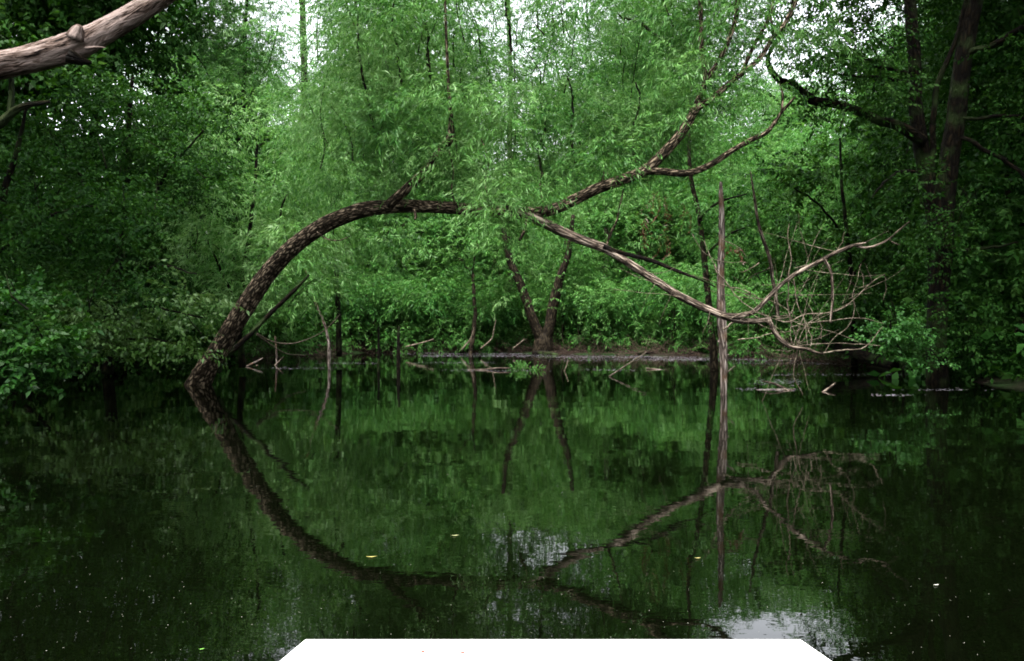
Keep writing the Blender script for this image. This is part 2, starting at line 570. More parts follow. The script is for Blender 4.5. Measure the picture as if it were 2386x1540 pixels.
# ------------------------------------------------------------------ generic trees (built once, copied)
def gen_tree(seed, Ht, spread, tmpl, lmat, bark, r0=.17, low=.12, nl=15, sprays=34, lean=(0, 0), crown_r=.95, tint=.5, name="willow_tree", lscale=1., trunks=1):
    r = rng_of(seed)
    root = thing(name, "tmp", "tree")
    lv = Leaves(seed + 1)
    gt, gb = Geo(), Geo()
    for k in range(trunks):
        ang = r.uniform(0, 6.28)
        sp = .0 if trunks == 1 else .16 * Ht
        tp = [np.array([0, 0, -.3])]
        for z in np.linspace(0, 1, 7)[1:]:
            tp.append(np.array([lean[0] * z + sp * z * math.cos(ang + k * 3.1) + r.normal(0, .018 * Ht), lean[1] * z + sp * z * math.sin(ang + k * 3.1) + r.normal(0, .018 * Ht), Ht * z * .93]))
        q, R = gt.tube(tp, np.linspace(r0 * 1.25, r0 * .12, 7), seg=10, ridge=.05, seed=seed + k, step=.3)
        for li in range(nl):
            f = low + (1 - low) * (li + r.uniform(0, .8)) / nl
            p0 = q[min(int(f * len(q)), len(q) - 1)]
            ln = spread * (1 - .75 * max(0, (f - .35) / .65) ** 1.3) * r.uniform(.65, 1.1) * (.75 + .5 * min(f / .35, 1) * .5)
            az = li * 2.4 + r.uniform(-.6, .6)
            e0 = r.uniform(.35, .95)
            pts = [p0]
            dirv = np.array([math.cos(az) * math.cos(e0), math.sin(az) * math.cos(e0), math.sin(e0)])
            for s in range(4):
                dirv = dirv + r.normal(0, .16, 3) + np.array([0, 0, -.10])
                dirv /= np.linalg.norm(dirv)
                pts.append(pts[-1] + dirv * ln / 4)
            br = max(.02, r0 * .38 * (1 - f * .7))
            bq, _ = gb.tube(pts, [br, br * .25], seg=5, seed=li, step=ln / 8, cap=False)
            for s in (.35, .55, .75, .92, 1.0):
                c = bq[min(int(s * len(bq)), len(bq) - 1)] + r.normal(0, .28, 3)
                if s < 1:
                    e = c + r.normal(0, .55, 3) + np.array([0, 0, .25])
                    gb.tube([bq[min(int(s * len(bq)), len(bq) - 1)], (c + e) / 2, e], [br * .35, .008], seg=4, seed=li, step=.3, cap=False)
                    c = e
                cr = crown_r * r.uniform(.65, 1.2)
                lv.clump(tmpl, c, (cr, cr, cr * .75), 1.7 * (1.15 - .38 * f) * sprays * cr * cr, tint=tint + r.normal(0, .1), scale=lscale)
        lv.clump(tmpl, q[-1], (crown_r * .7, crown_r * .7, crown_r), sprays * .7, tint=tint, scale=lscale)
    gt.build("trunk", bark, root)
    gb.build("branches", bark, root)["kind"] = "stuff"
    lv.build("crown", lmat, root)
    return root


def copy_tree(root, loc, yaw, scale, label, group=None, zs=1.):
    r = root.copy()
    COL.objects.link(r)
    r.location = loc
    r.rotation_euler = (0, 0, yaw)
    r.scale = (scale, scale, scale * zs)
    r["label"] = label
    if group:
        r["group"] = group
    for ch in root.children:
        c = ch.copy()
        COL.objects.link(c)
        c.parent = r
    return r


USED = set()


def place(root, x, d, yaw, scale, label, zs=1., group=None):
    """stand a tree at layout column x, d metres off"""
    p = P(x, HORIZON, d)
    loc = (p[0], d, gz(p[0], d) - .05)
    if root.name not in USED:
        USED.add(root.name)
        root.location = loc
        root.rotation_euler = (0, 0, yaw)
        root.scale = (scale, scale, scale * zs)
        root["label"] = label
        if group:
            root["group"] = group
        return root
    return copy_tree(root, loc, yaw, scale, label, group, zs)


W1 = gen_tree(11, 13, 3.6, TF, M['far_leaf'], M['far_bark'], r0=.16, nl=17)
W2 = gen_tree(12, 13, 3.2, TF, M['far_leaf'], M['far_bark'], r0=.13, nl=16, lean=(1.2, -.6))
W3 = gen_tree(13, 12, 3.9, TF, M['far_leaf'], M['far_bark'], r0=.2, nl=11, trunks=2)
B1 = gen_tree(21, 12, 3.6, TG, M['darkened_leaf'], M['dark_bark'], r0=.18, nl=16, name="broadleaf_tree", sprays=42)
B2 = gen_tree(22, 11, 3.2, TG, M['darkened_leaf'], M['dark_bark'], r0=.15, nl=15, name="broadleaf_tree", sprays=42)

GFAR = "willows on the far bank"
for row in [
    (W1, 470, 33, .4, .95, "rounded willow on the far bank directly behind the foot of the leaning trunk"),
    (W2, 640, 38, 2.0, .88, "willow on the far bank below the tall strip of open sky"),
    (W1, 790, 36.8, 3.0, .76, "full willow on the far bank above the rising part of the bent trunk"),
    (W3, 940, 39, 1.0, 1.12, "many stemmed tall willow behind the level stretch of the bent trunk"),
    (W2, 1080, 42, 4.2, 1.0, "willow standing back from the thin forked sapling on the far bank"),
    (W1, 1190, 46, 5.1, .78, "lower willow showing between the twin stems of the forked tree"),
    (W3, 1355, 38.5, 2.6, .78, "broad willow on the far bank just right of the forked tree"),
    (W2, 1480, 36, .9, 1.02, "willow on the far bank above the dark slanting dead limb"),
    (W1, 1600, 38, 2.2, .90, "willow on the far bank behind the standing dead pole"),
    (W3, 1760, 37, 4.0, .80, "low wide willow on the far bank behind the bare twig tangle"),
    (W2, 1900, 34, 1.5, .78, "willow on the far bank right of the bare twig tangle"),
    (W1, 2030, 31, .2, .74, "willow on the right bank below the long curving limb"),
]:
    place(*row[:2], row[2], row[3], row[4], row[5], group=GFAR)
for row in [
    (W1, 430, 46, 1.0, 1.35, "tall willow deep behind the left of the arch, left of the lacy sky holes"),
    (W2, 550, 45, 2.3, 1.42, "slim willow deep in the wood below the lacy sky holes at upper left"),
    (W2, 868, 46, 2.3, 1.45, "tallest slim willow deep behind the rising bend of the trunk"),
    (W3, 935, 47, 5.0, 1.55, "tall spreading willow deep behind the level part of the arch"),
    (W1, 1035, 48, 3.3, 1.5, "tall dense willow reaching the top edge left of the central sky gap"),
    (W2, 1210, 50, 1.1, .92, "shorter willow deep in the wood under the central sky gap"),
    (W3, 1400, 47, .3, 1.55, "tall spreading willow reaching the top edge right of the central sky gap"),
    (W1, 1470, 46, 4.5, 1.5, "tall dense willow deep behind the upper right limb of the arch"),
    (W2, 1600, 45, 3.9, 1.4, "tall slim willow deep behind the steep upper branches"),
    (W3, 645, 53, 1.9, 1.35, "wide willow farthest back behind the open sky strip"),
    (W1, 1790, 54, 2.9, 1.3, "willow farthest back behind the tips of the upper branches"),
    (W1, 1730, 47, .9, 1.2, "willow deep in the wood under the small sky patch by the upper branches"),
    (W3, 1880, 44, 2.2, 1.28, "many stemmed willow deep in the wood below the long dark limb"),
    (W2, 2040, 42, 5.5, 1.3, "slim willow deep in the wood left of the double trunk"),
    (W1, 2180, 40, 4.1, 1.35, "tall willow deep in the wood behind the double trunk"),
]:
    place(*row[:2], row[2], row[3], row[4], row[5], group="tall willows deep behind the far bank")
for row in [
    (W1, 700, 38.5, .5, .55, "young willow filling the gap behind the pale curving stem"), (W2, 830, 39, 1.5, .6, "young willow filling the gap under the rising bend of the trunk"), (W1, 905, 38, 2.5, .55, "young willow behind the two dark stems standing in the water"),
    (W2, 1010, 39, 3.5, .6, "young willow left of the thin forked sapling"), (W1, 1150, 40, 4.5, .55, "young willow between the sapling and the V shaped tree"), (W2, 1440, 39.5, 5.5, .6, "young willow right behind the grey straight trunk"),
    (W1, 1560, 36.5, .9, .55, "young willow under the slanting dead limb"), (W2, 1665, 35, 1.9, .6, "young willow behind the standing pole and the dark slender willow"),
]:
    place(*row[:2], row[2], row[3], row[4], row[5], group="young willows in the far undergrowth")
GDK = "shaded trees on the side banks"
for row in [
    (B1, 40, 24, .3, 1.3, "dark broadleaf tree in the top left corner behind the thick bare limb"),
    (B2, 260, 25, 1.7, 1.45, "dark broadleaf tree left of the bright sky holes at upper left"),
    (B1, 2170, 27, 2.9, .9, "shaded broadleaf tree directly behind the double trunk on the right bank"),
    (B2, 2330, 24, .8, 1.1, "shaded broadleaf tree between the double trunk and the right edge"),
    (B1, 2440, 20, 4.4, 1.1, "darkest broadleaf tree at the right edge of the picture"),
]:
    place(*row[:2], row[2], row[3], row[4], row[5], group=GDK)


# ------------------------------------------------------------------ the leaning willow that arches over the water
def path(rows, d0=None, d1=None):
    """rows of (x, y[, d]); depth runs from d0 to d1 when not given"""
    n = len(rows)
    return [P(r[0], r[1], r[2] if len(r) > 2 else d0 + (d1 - d0) * k / max(n - 1, 1)) for k, r in enumerate(rows)]


def wpx(w, d):
    """half a width in layout px at depth d -> radius in metres"""
    return w * .5 * d / F


def limb(name, rows, widths, d0, d1, material, parent, seg=8, ridge=.03, seed=0, step=None, wob=0.):
    pts = path(rows, d0, d1)
    ds = np.interp(np.linspace(0, 1, len(widths)), [0, 1], [d0, d1])
    g = Geo()
    g.tube(pts, [wpx(w, d) for w, d in zip(widths, ds)], seg=seg, ridge=ridge, seed=seed, step=step, wob=wob)
    return g.build(name, material, parent)


def rel(root, o_list):
    """children were built in world space: keep them there under a root that stands elsewhere"""
    for o in o_list:
        o.location = -root.location


bx = P(455, 905, 16.2)
ow = thing("leaning_willow", "large willow whose thick trunk bends over the pond in an arch and forks", "tree", (bx[0], bx[1], -.3))
parts = []
parts.append(limb("trunk", [(432, 960), (462, 895), (490, 845), (517, 805), (548, 752), (585, 694), (622, 640), (655, 602), (692, 568), (738, 535), (790, 508), (850, 488), (915, 481), (985, 481),
                            (1050, 484), (1110, 489), (1180, 492), (1250, 497)],
                  [64, 54, 49, 46, 44, 43, 41, 40, 39, 38, 36, 35, 32, 30, 29, 28, 28, 27], 16.3, 13.5, M['willow_bark'], ow, seg=28, ridge=.03, seed=1, step=.06))
parts.append(limb("limb", [(1150, 492), (1200, 495), (1250, 495), (1290, 487), (1345, 462), (1400, 436), (1455, 417), (1505, 395), (1545, 358), (1575, 325), (1600, 290), (1615, 262), (1632, 243)],
                  [29, 29, 28, 27, 26, 25, 24, 23, 22, 21, 19], 13.5, 13.2, M['willow_bark'], ow, seg=20, ridge=.035, seed=2, step=.06))
UP = [
    ([(1618, 258), (1627, 232), (1642, 190), (1634, 111), (1631, 0), (1626, -120)], [16, 14, 12, 11, 10, 7]),
    ([(1638, 205), (1650, 178), (1671, 148), (1694, 101), (1711, 54), (1718, 0), (1735, -110)], [12, 12, 11, 11, 10, 10, 7]),
    ([(1612, 265), (1632, 246), (1657, 232), (1694, 198), (1728, 171), (1772, 134), (1798, 91), (1822, 64), (1852, 7), (1880, -80)], [17, 16, 15, 14, 13, 11, 10, 10, 9, 7]),
    ([(1726, 172), (1748, 124), (1758, 101), (1782, 60), (1798, 20), (1808, -60)], [9, 9, 9, 8, 7, 5]),
    ([(1801, 95), (1798, 60), (1792, 20)], [7, 6, 5]),
]
for k, (rw, ws) in enumerate(UP):
    parts.append(limb("upper_branch", rw, ws, 13.2, 13.0, M['willow_bark'], ow, seg=10, ridge=.03, seed=10 + k))
parts.append(limb("side_branch", [(1500, 398), (1545, 400), (1584, 404), (1617, 400), (1661, 380), (1708, 349), (1758, 322), (1785, 309), (1805, 285), (1822, 259), (1840, 240), (1852, 226)],
                  [18, 17, 16, 15, 14, 13, 12, 11, 9, 8, 7, 4], 13.3, 12.8, M['willow_bark'], ow, seg=12, ridge=.035, seed=20))
parts.append(limb("side_branch", [(1820, 262), (1823, 220), (1815, 195)], [6, 5, 3], 12.8, 12.8, M['willow_bark'], ow, seg=6, seed=21))
parts.append(limb("back_branch", [(905, 478), (930, 455), (960, 428), (993, 396), (1027, 349), (1048, 322), (1050, 270), (1045, 205), (1040, 100), (1036, -20)],
                  [24, 23, 22, 22, 21, 20, 10, 8, 7, 6], 13.9, 12.9, M['willow_bark'], ow, seg=12, ridge=.035, seed=22))
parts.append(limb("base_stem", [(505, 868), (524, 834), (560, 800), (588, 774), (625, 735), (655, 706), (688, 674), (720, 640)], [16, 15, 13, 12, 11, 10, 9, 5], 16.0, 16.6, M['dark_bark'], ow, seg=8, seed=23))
BRK = [(1170, 492), (1215, 498), (1262, 517), (1329, 549), (1413, 581), (1463, 612), (1530, 656), (1584, 690), (1634, 714), (1678, 733), (1718, 746), (1758, 748), (1796, 744)]
parts.append(limb("dead_limb", BRK, [24, 23, 22, 22, 20, 19, 18, 18, 17, 15, 13, 11], 13.5, 12.5, M['dead_wood'], ow, seg=18, ridge=.05, seed=30, step=.06))
parts.append(limb("dead_branch", [(1405, 574), (1447, 589), (1514, 606), (1564, 626), (1600, 640), (1640, 655), (1665, 668)], [11, 10, 10, 9, 7, 5, 3], 13.1, 13.0, M['dark_bark'], ow, seg=10, seed=31))
parts.append(limb("dead_branch", [(1680, 734), (1725, 735), (1758, 725), (1778, 706), (1802, 680), (1832, 653), (1869, 629), (1903, 612), (1946, 589), (1987, 572), (2017, 566)],
                  [12, 12, 11, 11, 10, 10, 10, 9, 8, 7, 4], 12.65, 12.2, M['dead_wood'], ow, seg=12, ridge=.04, seed=32))
parts.append(limb("dead_branch", [(1992, 573), (2020, 577), (2045, 570), (2070, 557), (2092, 538), (2118, 516)], [6, 6, 5, 4, 3, 2], 12.25, 12.1, M['dead_wood'], ow, seg=7, seed=33))
parts.append(limb("dead_branch", [(1791, 744), (1805, 774), (1825, 797), (1845, 809), (1879, 813), (1900, 821), (1918, 824)], [12, 12, 11, 9, 8, 6, 3], 12.5, 12.3, M['dead_wood'], ow, seg=10, ridge=.05, seed=34))
parts.append(limb("dead_branch", [(1918, 600), (1936, 637), (1939, 680), (1938, 716), (1934, 752)], [7, 7, 7, 6, 5], 12.3, 12.3, M['dead_wood'], ow, seg=7, seed=35))
for k, rw in enumerate([[(872, 300), (856, 235), (842, 161), (834, 84), (826, -20)], [(936, 195), (926, 128), (915, 60), (918, -30)], [(1002, 180), (998, 110), (990, 50), (985, -30)], [(1193, 120), (1186, 75), (1181, 34), (1176, -30)],
                        [(1340, 380), (1330, 320), (1336, 250), (1322, 180)], [(1265, 420), (1255, 360), (1268, 300), (1262, 240)], [(1540, 90), (1500, 60), (1470, 45), (1440, 35)], [(1480, 380), (1470, 310), (1490, 250), (1480, 190)]]):
    parts.append(limb("thin_branch", rw, [7, 6.5, 5.5, 4], 13.6, 13.4, M['dark_bark'], ow, seg=6, seed=120 + k, wob=.015))
# short uprights and stubs on the trunk and limbs
for k, (rw, w0) in enumerate([([(1262, 492), (1264, 462), (1258, 432), (1262, 402)], 7), ([(1398, 438), (1404, 415), (1408, 385)], 6), ([(1413, 572), (1424, 540), (1437, 512), (1446, 470), (1452, 440)], 6),
                              ([(965, 490), (968, 503), (966, 512)], 9), ([(738, 540), (760, 556), (790, 560), (818, 549)], 4), ([(1228, 497), (1224, 530), (1210, 560)], 12),
                              ([(1060, 478), (1052, 440), (1056, 400), (1046, 350)], 5), ([(1150, 486), (1130, 430), (1138, 380), (1120, 320)], 5)]):
    parts.append(limb("stub_branch", rw, [w0, w0 * .8, w0 * .5], 13.4, 13.2, M['willow_bark'], ow, seg=7, seed=40 + k))
# bare twigs hanging round the dead limb: too many and too fine to count
g = Geo()
TWIGS = [
    ([(1664, 616), (1668, 632), (1684, 649), (1718, 693), (1758, 723), (1802, 743)], 4.5), ([(1832, 696), (1842, 747), (1852, 784), (1856, 817), (1850, 850), (1852, 884), (1869, 921)], 4.5),
    ([(1805, 744), (1839, 750), (1879, 733), (1933, 728), (1987, 700), (2030, 659), (2060, 639)], 4.5), ([(1843, 762), (1900, 750), (1960, 744), (2010, 742), (2060, 752)], 3),
    ([(1855, 808), (1886, 801), (1919, 801), (2003, 801), (2050, 806)], 4), ([(1918, 822), (1950, 818), (1987, 814), (2017, 806), (2040, 784), (2056, 760)], 4.5),
    ([(1718, 792), (1760, 786), (1805, 776), (1842, 770)], 4), ([(1836, 700), (1838, 640), (1842, 600), (1836, 560), (1838, 520)], 3.5), ([(1848, 650), (1856, 700), (1872, 745), (1882, 800)], 3.5),
    ([(1678, 735), (1700, 742), (1715, 735)], 4), ([(1684, 768), (1700, 756), (1708, 750)], 6), ([(1778, 706), (1760, 690), (1720, 672), (1690, 664), (1640, 650), (1610, 640)], 3),
    ([(1810, 742), (1840, 738), (1836, 735), (1800, 737)], 4), ([(1905, 612), (1870, 620), (1850, 625)], 3), ([(1700, 744), (1740, 726), (1770, 742), (1830, 775)], 2.5),
    ([(1918, 826), (1940, 790), (1975, 760), (1990, 720), (1985, 690)], 3), ([(1860, 800), (1875, 760), (1905, 740)], 3), ([(1872, 744), (1888, 780), (1890, 805)], 3), ([(1905, 735), (1914, 770), (1912, 790)], 3),
    ([(2060, 640), (2064, 665), (2058, 700)], 3), ([(2030, 659), (2022, 630), (2014, 612)], 3), ([(1950, 586), (1962, 560), (1966, 540)], 2.5), ([(2070, 557), (2082, 566), (2094, 570)], 5),
    ([(1768, 612), (1740, 630), (1720, 634)], 3), ([(1640, 560), (1650, 590), (1678, 640), (1700, 668), (1750, 690)], 2.5), ([(1612, 545), (1640, 590), (1690, 610), (1740, 612)], 2.2),
]
for k, (rw, w) in enumerate(TWIGS):
    d = 12.45 + .25 * math.sin(k * 2.1)
    g.tube(path(rw, 12.5, d), [wpx(w * .82, d), wpx(w * .36, d)], seg=5, seed=k, step=.06, cap=False, wob=.008)
r = rng_of(77)
for k in range(58):
    # fine side twigs springing from the dead branches
    src = [BRK[5:], [(1680, 734), (1758, 725), (1802, 680), (1869, 629), (1946, 589), (2017, 566)], [(1791, 744), (1825, 797), (1879, 813), (1918, 824)],
           [(1839, 750), (1933, 728), (2030, 659)], [(1856, 817), (1842, 747), (1836, 640)]][k % 5]
    t = r.uniform(0, len(src) - 1.01)
    a, b = src[int(t)], src[int(t) + 1]
    x, y = a[0] + (b[0] - a[0]) * (t % 1), a[1] + (b[1] - a[1]) * (t % 1)
    p = P(x, y, 12.5)
    dr = r.normal(0, 1, 3) * np.array([1, .8, 1.0]) + np.array([.15, 0, .25])
    dr /= np.linalg.norm(dr)
    L = r.uniform(.3, 1.5)
    pts = [p]
    for s in range(4):
        dr = dr + r.normal(0, .13, 3) + np.array([0, 0, .02])
        dr /= np.linalg.norm(dr)
        pts.append(pts[-1] + dr * L / 4)
    g.tube(pts, [.0048, .0016], seg=4, seed=k, step=.07, cap=False)
tw = g.build("dead_twigs", M['twig'], ow)
tw["kind"] = "stuff"
parts.append(tw)
# its live crown: drooping sprays along the arch and above it
lv = Leaves(901)
r = rng_of(902)
for k in range(260):
    x = r.uniform(700, 1760)
    top, low = -220, 420 - 110 * abs((x - 1180) / 480) ** 1.6
    if x > 1600:
        low = 190
    y = top + (low - top) * r.uniform(0, 1) ** .8
    if (640 < x < 760 and y < 230) or (1140 < x < 1255 and 40 < y < 190 and r.uniform() < .75) or (1620 < x < 1790 and y > 130 and r.uniform() < .6):
        continue
    if thin(x, y) > (.95 if y < 230 else 1.4):
        continue
    d = r.uniform(12.9, 16.8)
    rx, ry = r.uniform(55, 105), r.uniform(45, 80)
    px_clumps(lv, TW, [(x, y, d, rx, ry)], 30 if y > 180 else 24, tint=.55 + r.normal(0, .14))
px_clumps(lv, TW, [(1150, 470, 13.3, 45, 42), (1190, 470, 13.2, 60, 50), (1165, 500, 13.2, 55, 30), (1130, 440, 13.6, 45, 40), (1225, 450, 13.3, 45, 45), (1255, 470, 13.4, 30, 30), (1150, 545, 13.4, 60, 22), (1165, 510, 13.1, 40, 26), (1210, 515, 13.1, 50, 28), (1270, 440, 13.3, 40, 36),
                       (1000, 435, 14.6, 80, 40), (890, 430, 14.9, 70, 45), (800, 420, 15.2, 70, 60)], 42, tint=.58)
for k in range(46):
    x = r.uniform(1560, 1900)
    px_clumps(lv, TW, [(x, r.uniform(-120, 215) - .25 * max(0, x - 1750), r.uniform(12.4, 15.2), r.uniform(45, 80), r.uniform(36, 60))], 16, tint=.5 + r.normal(0, .13))
g = Geo()
for k in range(90):
    x, y, d = r.uniform(740, 1620), r.uniform(-60, 400), r.uniform(13.5, 16)
    p = P(x, y, d)
    g.tube([p, p + np.array([r.normal(0, .12), r.normal(0, .15), .5]), p + np.array([r.normal(0, .3), r.normal(0, .3), r.uniform(.9, 1.6)])], [.014, .005], seg=4, seed=k, step=.2, cap=False)
fb = g.build("fine_branches", M['dark_bark'], ow)
fb["kind"] = "stuff"
parts.append(fb)
parts.append(lv.build("crown", M['willow_leaf'], ow))
# rust coloured hanging tufts of dead leaf below the fork of the right limb
lv = Leaves(903)
px_clumps(lv, TW, [(1525, 425, 13.3, 22, 30), (1555, 470, 13.5, 14, 40), (1512, 500, 13.4, 16, 40), (1590, 470, 13.4, 14, 30), (1545, 540, 13.4, 14, 22)], 16, el=(-1.1, .25), scale=.75)
parts.append(lv.build("dead_leaves", M['red_leaf'], ow))
rel(ow, parts)

# ------------------------------------------------------------------ pole and other dead wood standing in the water
def standing(name, rows, widths, d, material, label, cat, ridge=.05, seg=10, extra=(), group=None, seed=0, d1=None):
    b = P(*rows[0][:2], d)
    t = thing(name, label, cat, (b[0], d, -.4), group)
    lst = [limb("trunk", rows, widths, d, d if d1 is None else d1, material, t, seg=seg, ridge=ridge, seed=seed, step=.05)]
    for k, (rw, w0) in enumerate(extra):
        lst.append(limb("broken_branch", rw, [w0, w0 * .5], d, d, material, t, seg=6, seed=seed + k + 1))
    rel(t, lst)
    return t


standing("dead_snag", [(1686, 965), (1686, 918), (1686, 860), (1684, 800), (1681, 745), (1679, 700), (1679, 620), (1681, 560), (1681, 500), (1679, 450), (1679, 424)],
         [16, 16, 17, 19, 22, 19, 17, 15, 13, 10, 6], 13.7, M['snag'], "pale barkless dead trunk standing straight in the open water", "dead tree", seg=16, ridge=.06,
         extra=[([(1688, 770), (1700, 756), (1712, 748)], 7), ([(1680, 800), (1672, 793)], 8), ([(1690, 870), (1700, 862), (1712, 852)], 3), ([(1684, 690), (1670, 684)], 6), ([(1682, 830), (1698, 826)], 7)], seed=60)
standing("dead_sapling", [(1812, 740), (1808, 700), (1804, 676), (1799, 649), (1797, 625), (1792, 599), (1778, 559), (1765, 514), (1756, 453), (1748, 400)],
         [9, 9, 9, 9, 9, 8, 8, 7, 6, 3], 16.5, M['dead_wood'], "thin crooked dead sapling leaning behind the upturned dead branch", "dead tree",
         extra=[([(1797, 622), (1778, 632), (1756, 640), (1744, 650)], 3.5)], seed=70)
standing("dead_sapling", [(766, 885), (766, 848), (767, 830), (766, 800), (759, 767), (750, 740), (739, 717), (730, 690), (722, 663), (712, 630)],
         [8, 7, 8, 7.5, 6.5, 6, 6, 5, 5, 3], 24.7, M['snag'], "thin pale dead stem curving up out of the water beneath the arch", "dead tree", seed=72)
standing("dead_sapling", [(645, 880), (645, 850), (644, 820), (641, 784)], [5, 5, 5, 3], 25.0, M['snag'], "short pale dead stem in the water right of the leaning trunk's foot", "dead tree", seed=73)
standing("dead_stump", [(928, 875), (928, 852), (928, 820), (928, 784), (930, 760)], [10, 10, 9, 7, 4], 23.2, M['dark_bark'], "dark wet dead trunk standing in the water left of the forked tree", "dead tree", seed=74)
standing("dead_stump", [(881, 875), (881, 848), (882, 810), (882, 763)], [6, 6, 6, 3], 24.0, M['dark_bark'], "thin dark post like stem standing next to the thicker dark one", "dead tree", seed=75)
standing("dead_stump", [(700, 872), (697, 838), (690, 826)], [8, 8, 5], 27, M['dark_bark'], "low dark broken stump in the water behind the pale curving stem", "dead tree", seed=76)

# dark willow standing in the water behind the pole
b = P(1664, 862, 21.4)
t = thing("willow_tree", "dark slender willow rising from the water just left of the pale dead pole", "tree", (b[0], b[1], -.4))
lst = [limb("trunk", [(1667, 905), (1664, 862), (1660, 800), (1650, 700), (1640, 600), (1628, 500), (1612, 430), (1606, 380), (1605, 300), (1610, 200)], [22, 20, 17, 15, 13, 12, 10, 9, 7, 4], 21.4, 20.5, M['far_bark'], t, seg=12, seed=80)]
lst.append(limb("limb", [(1628, 510), (1660, 480), (1690, 465), (1740, 452)], [9, 7, 5, 3], 20.8, 20, M['dark_bark'], t, seed=81))
lst.append(limb("limb", [(1640, 600), (1668, 570), (1700, 545), (1735, 530)], [8, 6, 5, 3], 21, 20.4, M['dark_bark'], t, seed=82))
lv = Leaves(905)
px_clumps(lv, TM, [(1600, 340, 20.6, 90, 60), (1680, 330, 21, 80, 50), (1540, 420, 21, 70, 60), (1650, 440, 21.5, 90, 45), (1720, 420, 21, 80, 50), (1580, 520, 21.6, 70, 45), (1500, 520, 22, 60, 50), (1640, 250, 20.8, 60, 50),
                       (1700, 560, 22, 70, 45), (1780, 500, 22, 60, 50), (1625, 480, 20.3, 40, 40), (1640, 560, 20.5, 36, 36), (1655, 650, 20.6, 34, 30), (1612, 400, 20, 40, 36), (1630, 720, 20.8, 40, 26), (1650, 600, 20.2, 34, 36), (1640, 520, 20.1, 34, 36), (1665, 700, 20.5, 30, 30), (1612, 450, 19.9, 34, 36)], 9, tint=.4)
lst.append(lv.build("crown", M['far_leaf'], t))
rel(t, lst)


# ------------------------------------------------------------------ trees placed one by one along the shore
def custom_tree(name, label, base, stems, clumps, tmpl, lmat, bark, dens, tint=.5, seed=0, group=None, cat="tree", fine=30, scale=1., twig_len=.9):
    b = P(base[0], HORIZON, base[2])
    t = thing(name, label, cat, (b[0], b[1], max(gz(b[0], b[1]), -.4)), group)
    lst = []
    for k, (rw, ws, da, db) in enumerate(stems):
        lst.append(limb("trunk" if k == 0 else "limb", rw, ws, da, db, bark, t, seg=10 if k == 0 else 8, ridge=.04, seed=seed + k, wob=.02))
    lv = Leaves(seed + 500)
    if name == "twin_trunk_tree":                       # the upper crown hangs behind the stems
        clumps = [(c[0], c[1], c[2] + (2.2 if 2070 < c[0] < 2310 and c[1] < 345 else 0), *c[3:]) for c in clumps]
    px_clumps(lv, tmpl, clumps, dens, tint=tint, scale=scale)
    g = Geo()
    r = rng_of(seed + 9)
    for k in range(fine):
        c = clumps[r.integers(0, len(clumps))]
        p = P(c[0] + r.normal(0, c[3] * .5), c[1] + r.normal(0, c[4] * .5) + c[4] * .3, c[2] + r.normal(0, .2))
        e = p + np.array([r.normal(0, .4), r.normal(0, .3), r.uniform(.2, 1)]) * twig_len
        g.tube([p, (p + e) / 2 + r.normal(0, .06, 3), e], [.014, .005], seg=4, seed=k, step=.2, cap=False)
    if fine:
        fb = g.build("fine_branches", bark, t)
        fb["kind"] = "stuff"
        lst.append(fb)
    lst.append(lv.build("crown", lmat, t))
    rel(t, lst)
    return t


def fill(seed, n, region, d, rx, ry, keep=None):
    """n clump rows scattered over a layout polygon-like region (x0, x1, ytop(x), ybottom(x))"""
    r = rng_of(seed)
    out = []
    x0, x1, yt, yb = region
    while len(out) < n:
        x = r.uniform(x0, x1)
        a, b = (yt(x) if callable(yt) else yt), (yb(x) if callable(yb) else yb)
        y = r.uniform(a, b)
        if keep and not keep(x, y):
            continue
        k = r.uniform(.75, 1.25)
        out.append((x, y, r.uniform(*d), rx * k, ry * k, .45 + r.normal(0, .13)))
    return out


custom_tree("willow_tree", "light green dome shaped willow at the water's edge left of the arch", (560, 0, 20.5),
            [([(565, 855), (560, 760), (566, 640), (590, 480), (600, 300)], [16, 14, 12, 9, 5], 20.5, 19.5), ([(562, 740), (520, 640), (480, 560)], [8, 6, 4], 20.3, 19), ([(565, 660), (630, 560), (670, 450)], [8, 6, 4], 20, 19)],
            fill(31, 62, (410, 760, lambda x: 250 + 150 * abs((x - 590) / 190) ** 2, lambda x: 735 - 90 * max(0, (x - 600) / 160)), (18.2, 20.5), 62, 46),
            TM, M['willow_leaf'], M['dark_bark'], 16, seed=310, tint=.72)
custom_tree("willow_tree", "tall soft willow at upper left standing left of the open sky strip", (520, 0, 27),
            [([(540, 840), (545, 600), (560, 350), (570, 100), (580, -60)], [16, 14, 12, 9, 6], 27, 26), ([(562, 330), (500, 200), (450, 120)], [7, 5, 3], 26.5, 25.5), ([(566, 250), (620, 160), (650, 60)], [7, 5, 3], 26.5, 26)],
            [(x_, y_, 26.4, 40, 40, .45) for x_, y_ in ((600, -20), (630, 30), (600, 60), (640, 90), (612, 120), (655, 140), (575, 20), (640, -40), (660, 170), (690, 190), (580, 100), (625, 0), (560, 60), (560, -30), (600, -90), (660, 60), (645, 10), (560, 150), (600, 200), (535, 10))] + fill(32, 95, (420, 655, -160, lambda x: 165 + 40 * math.sin(x / 40)), (24.5, 27.5), 52, 42, keep=lambda x, y: not (480 < x < 660 and 150 < y < 240 and math.sin(x * .11) + math.sin(y * .13) > .3)),
            TM, M['willow_leaf'], M['dark_bark'], 9, seed=320, tint=.56)
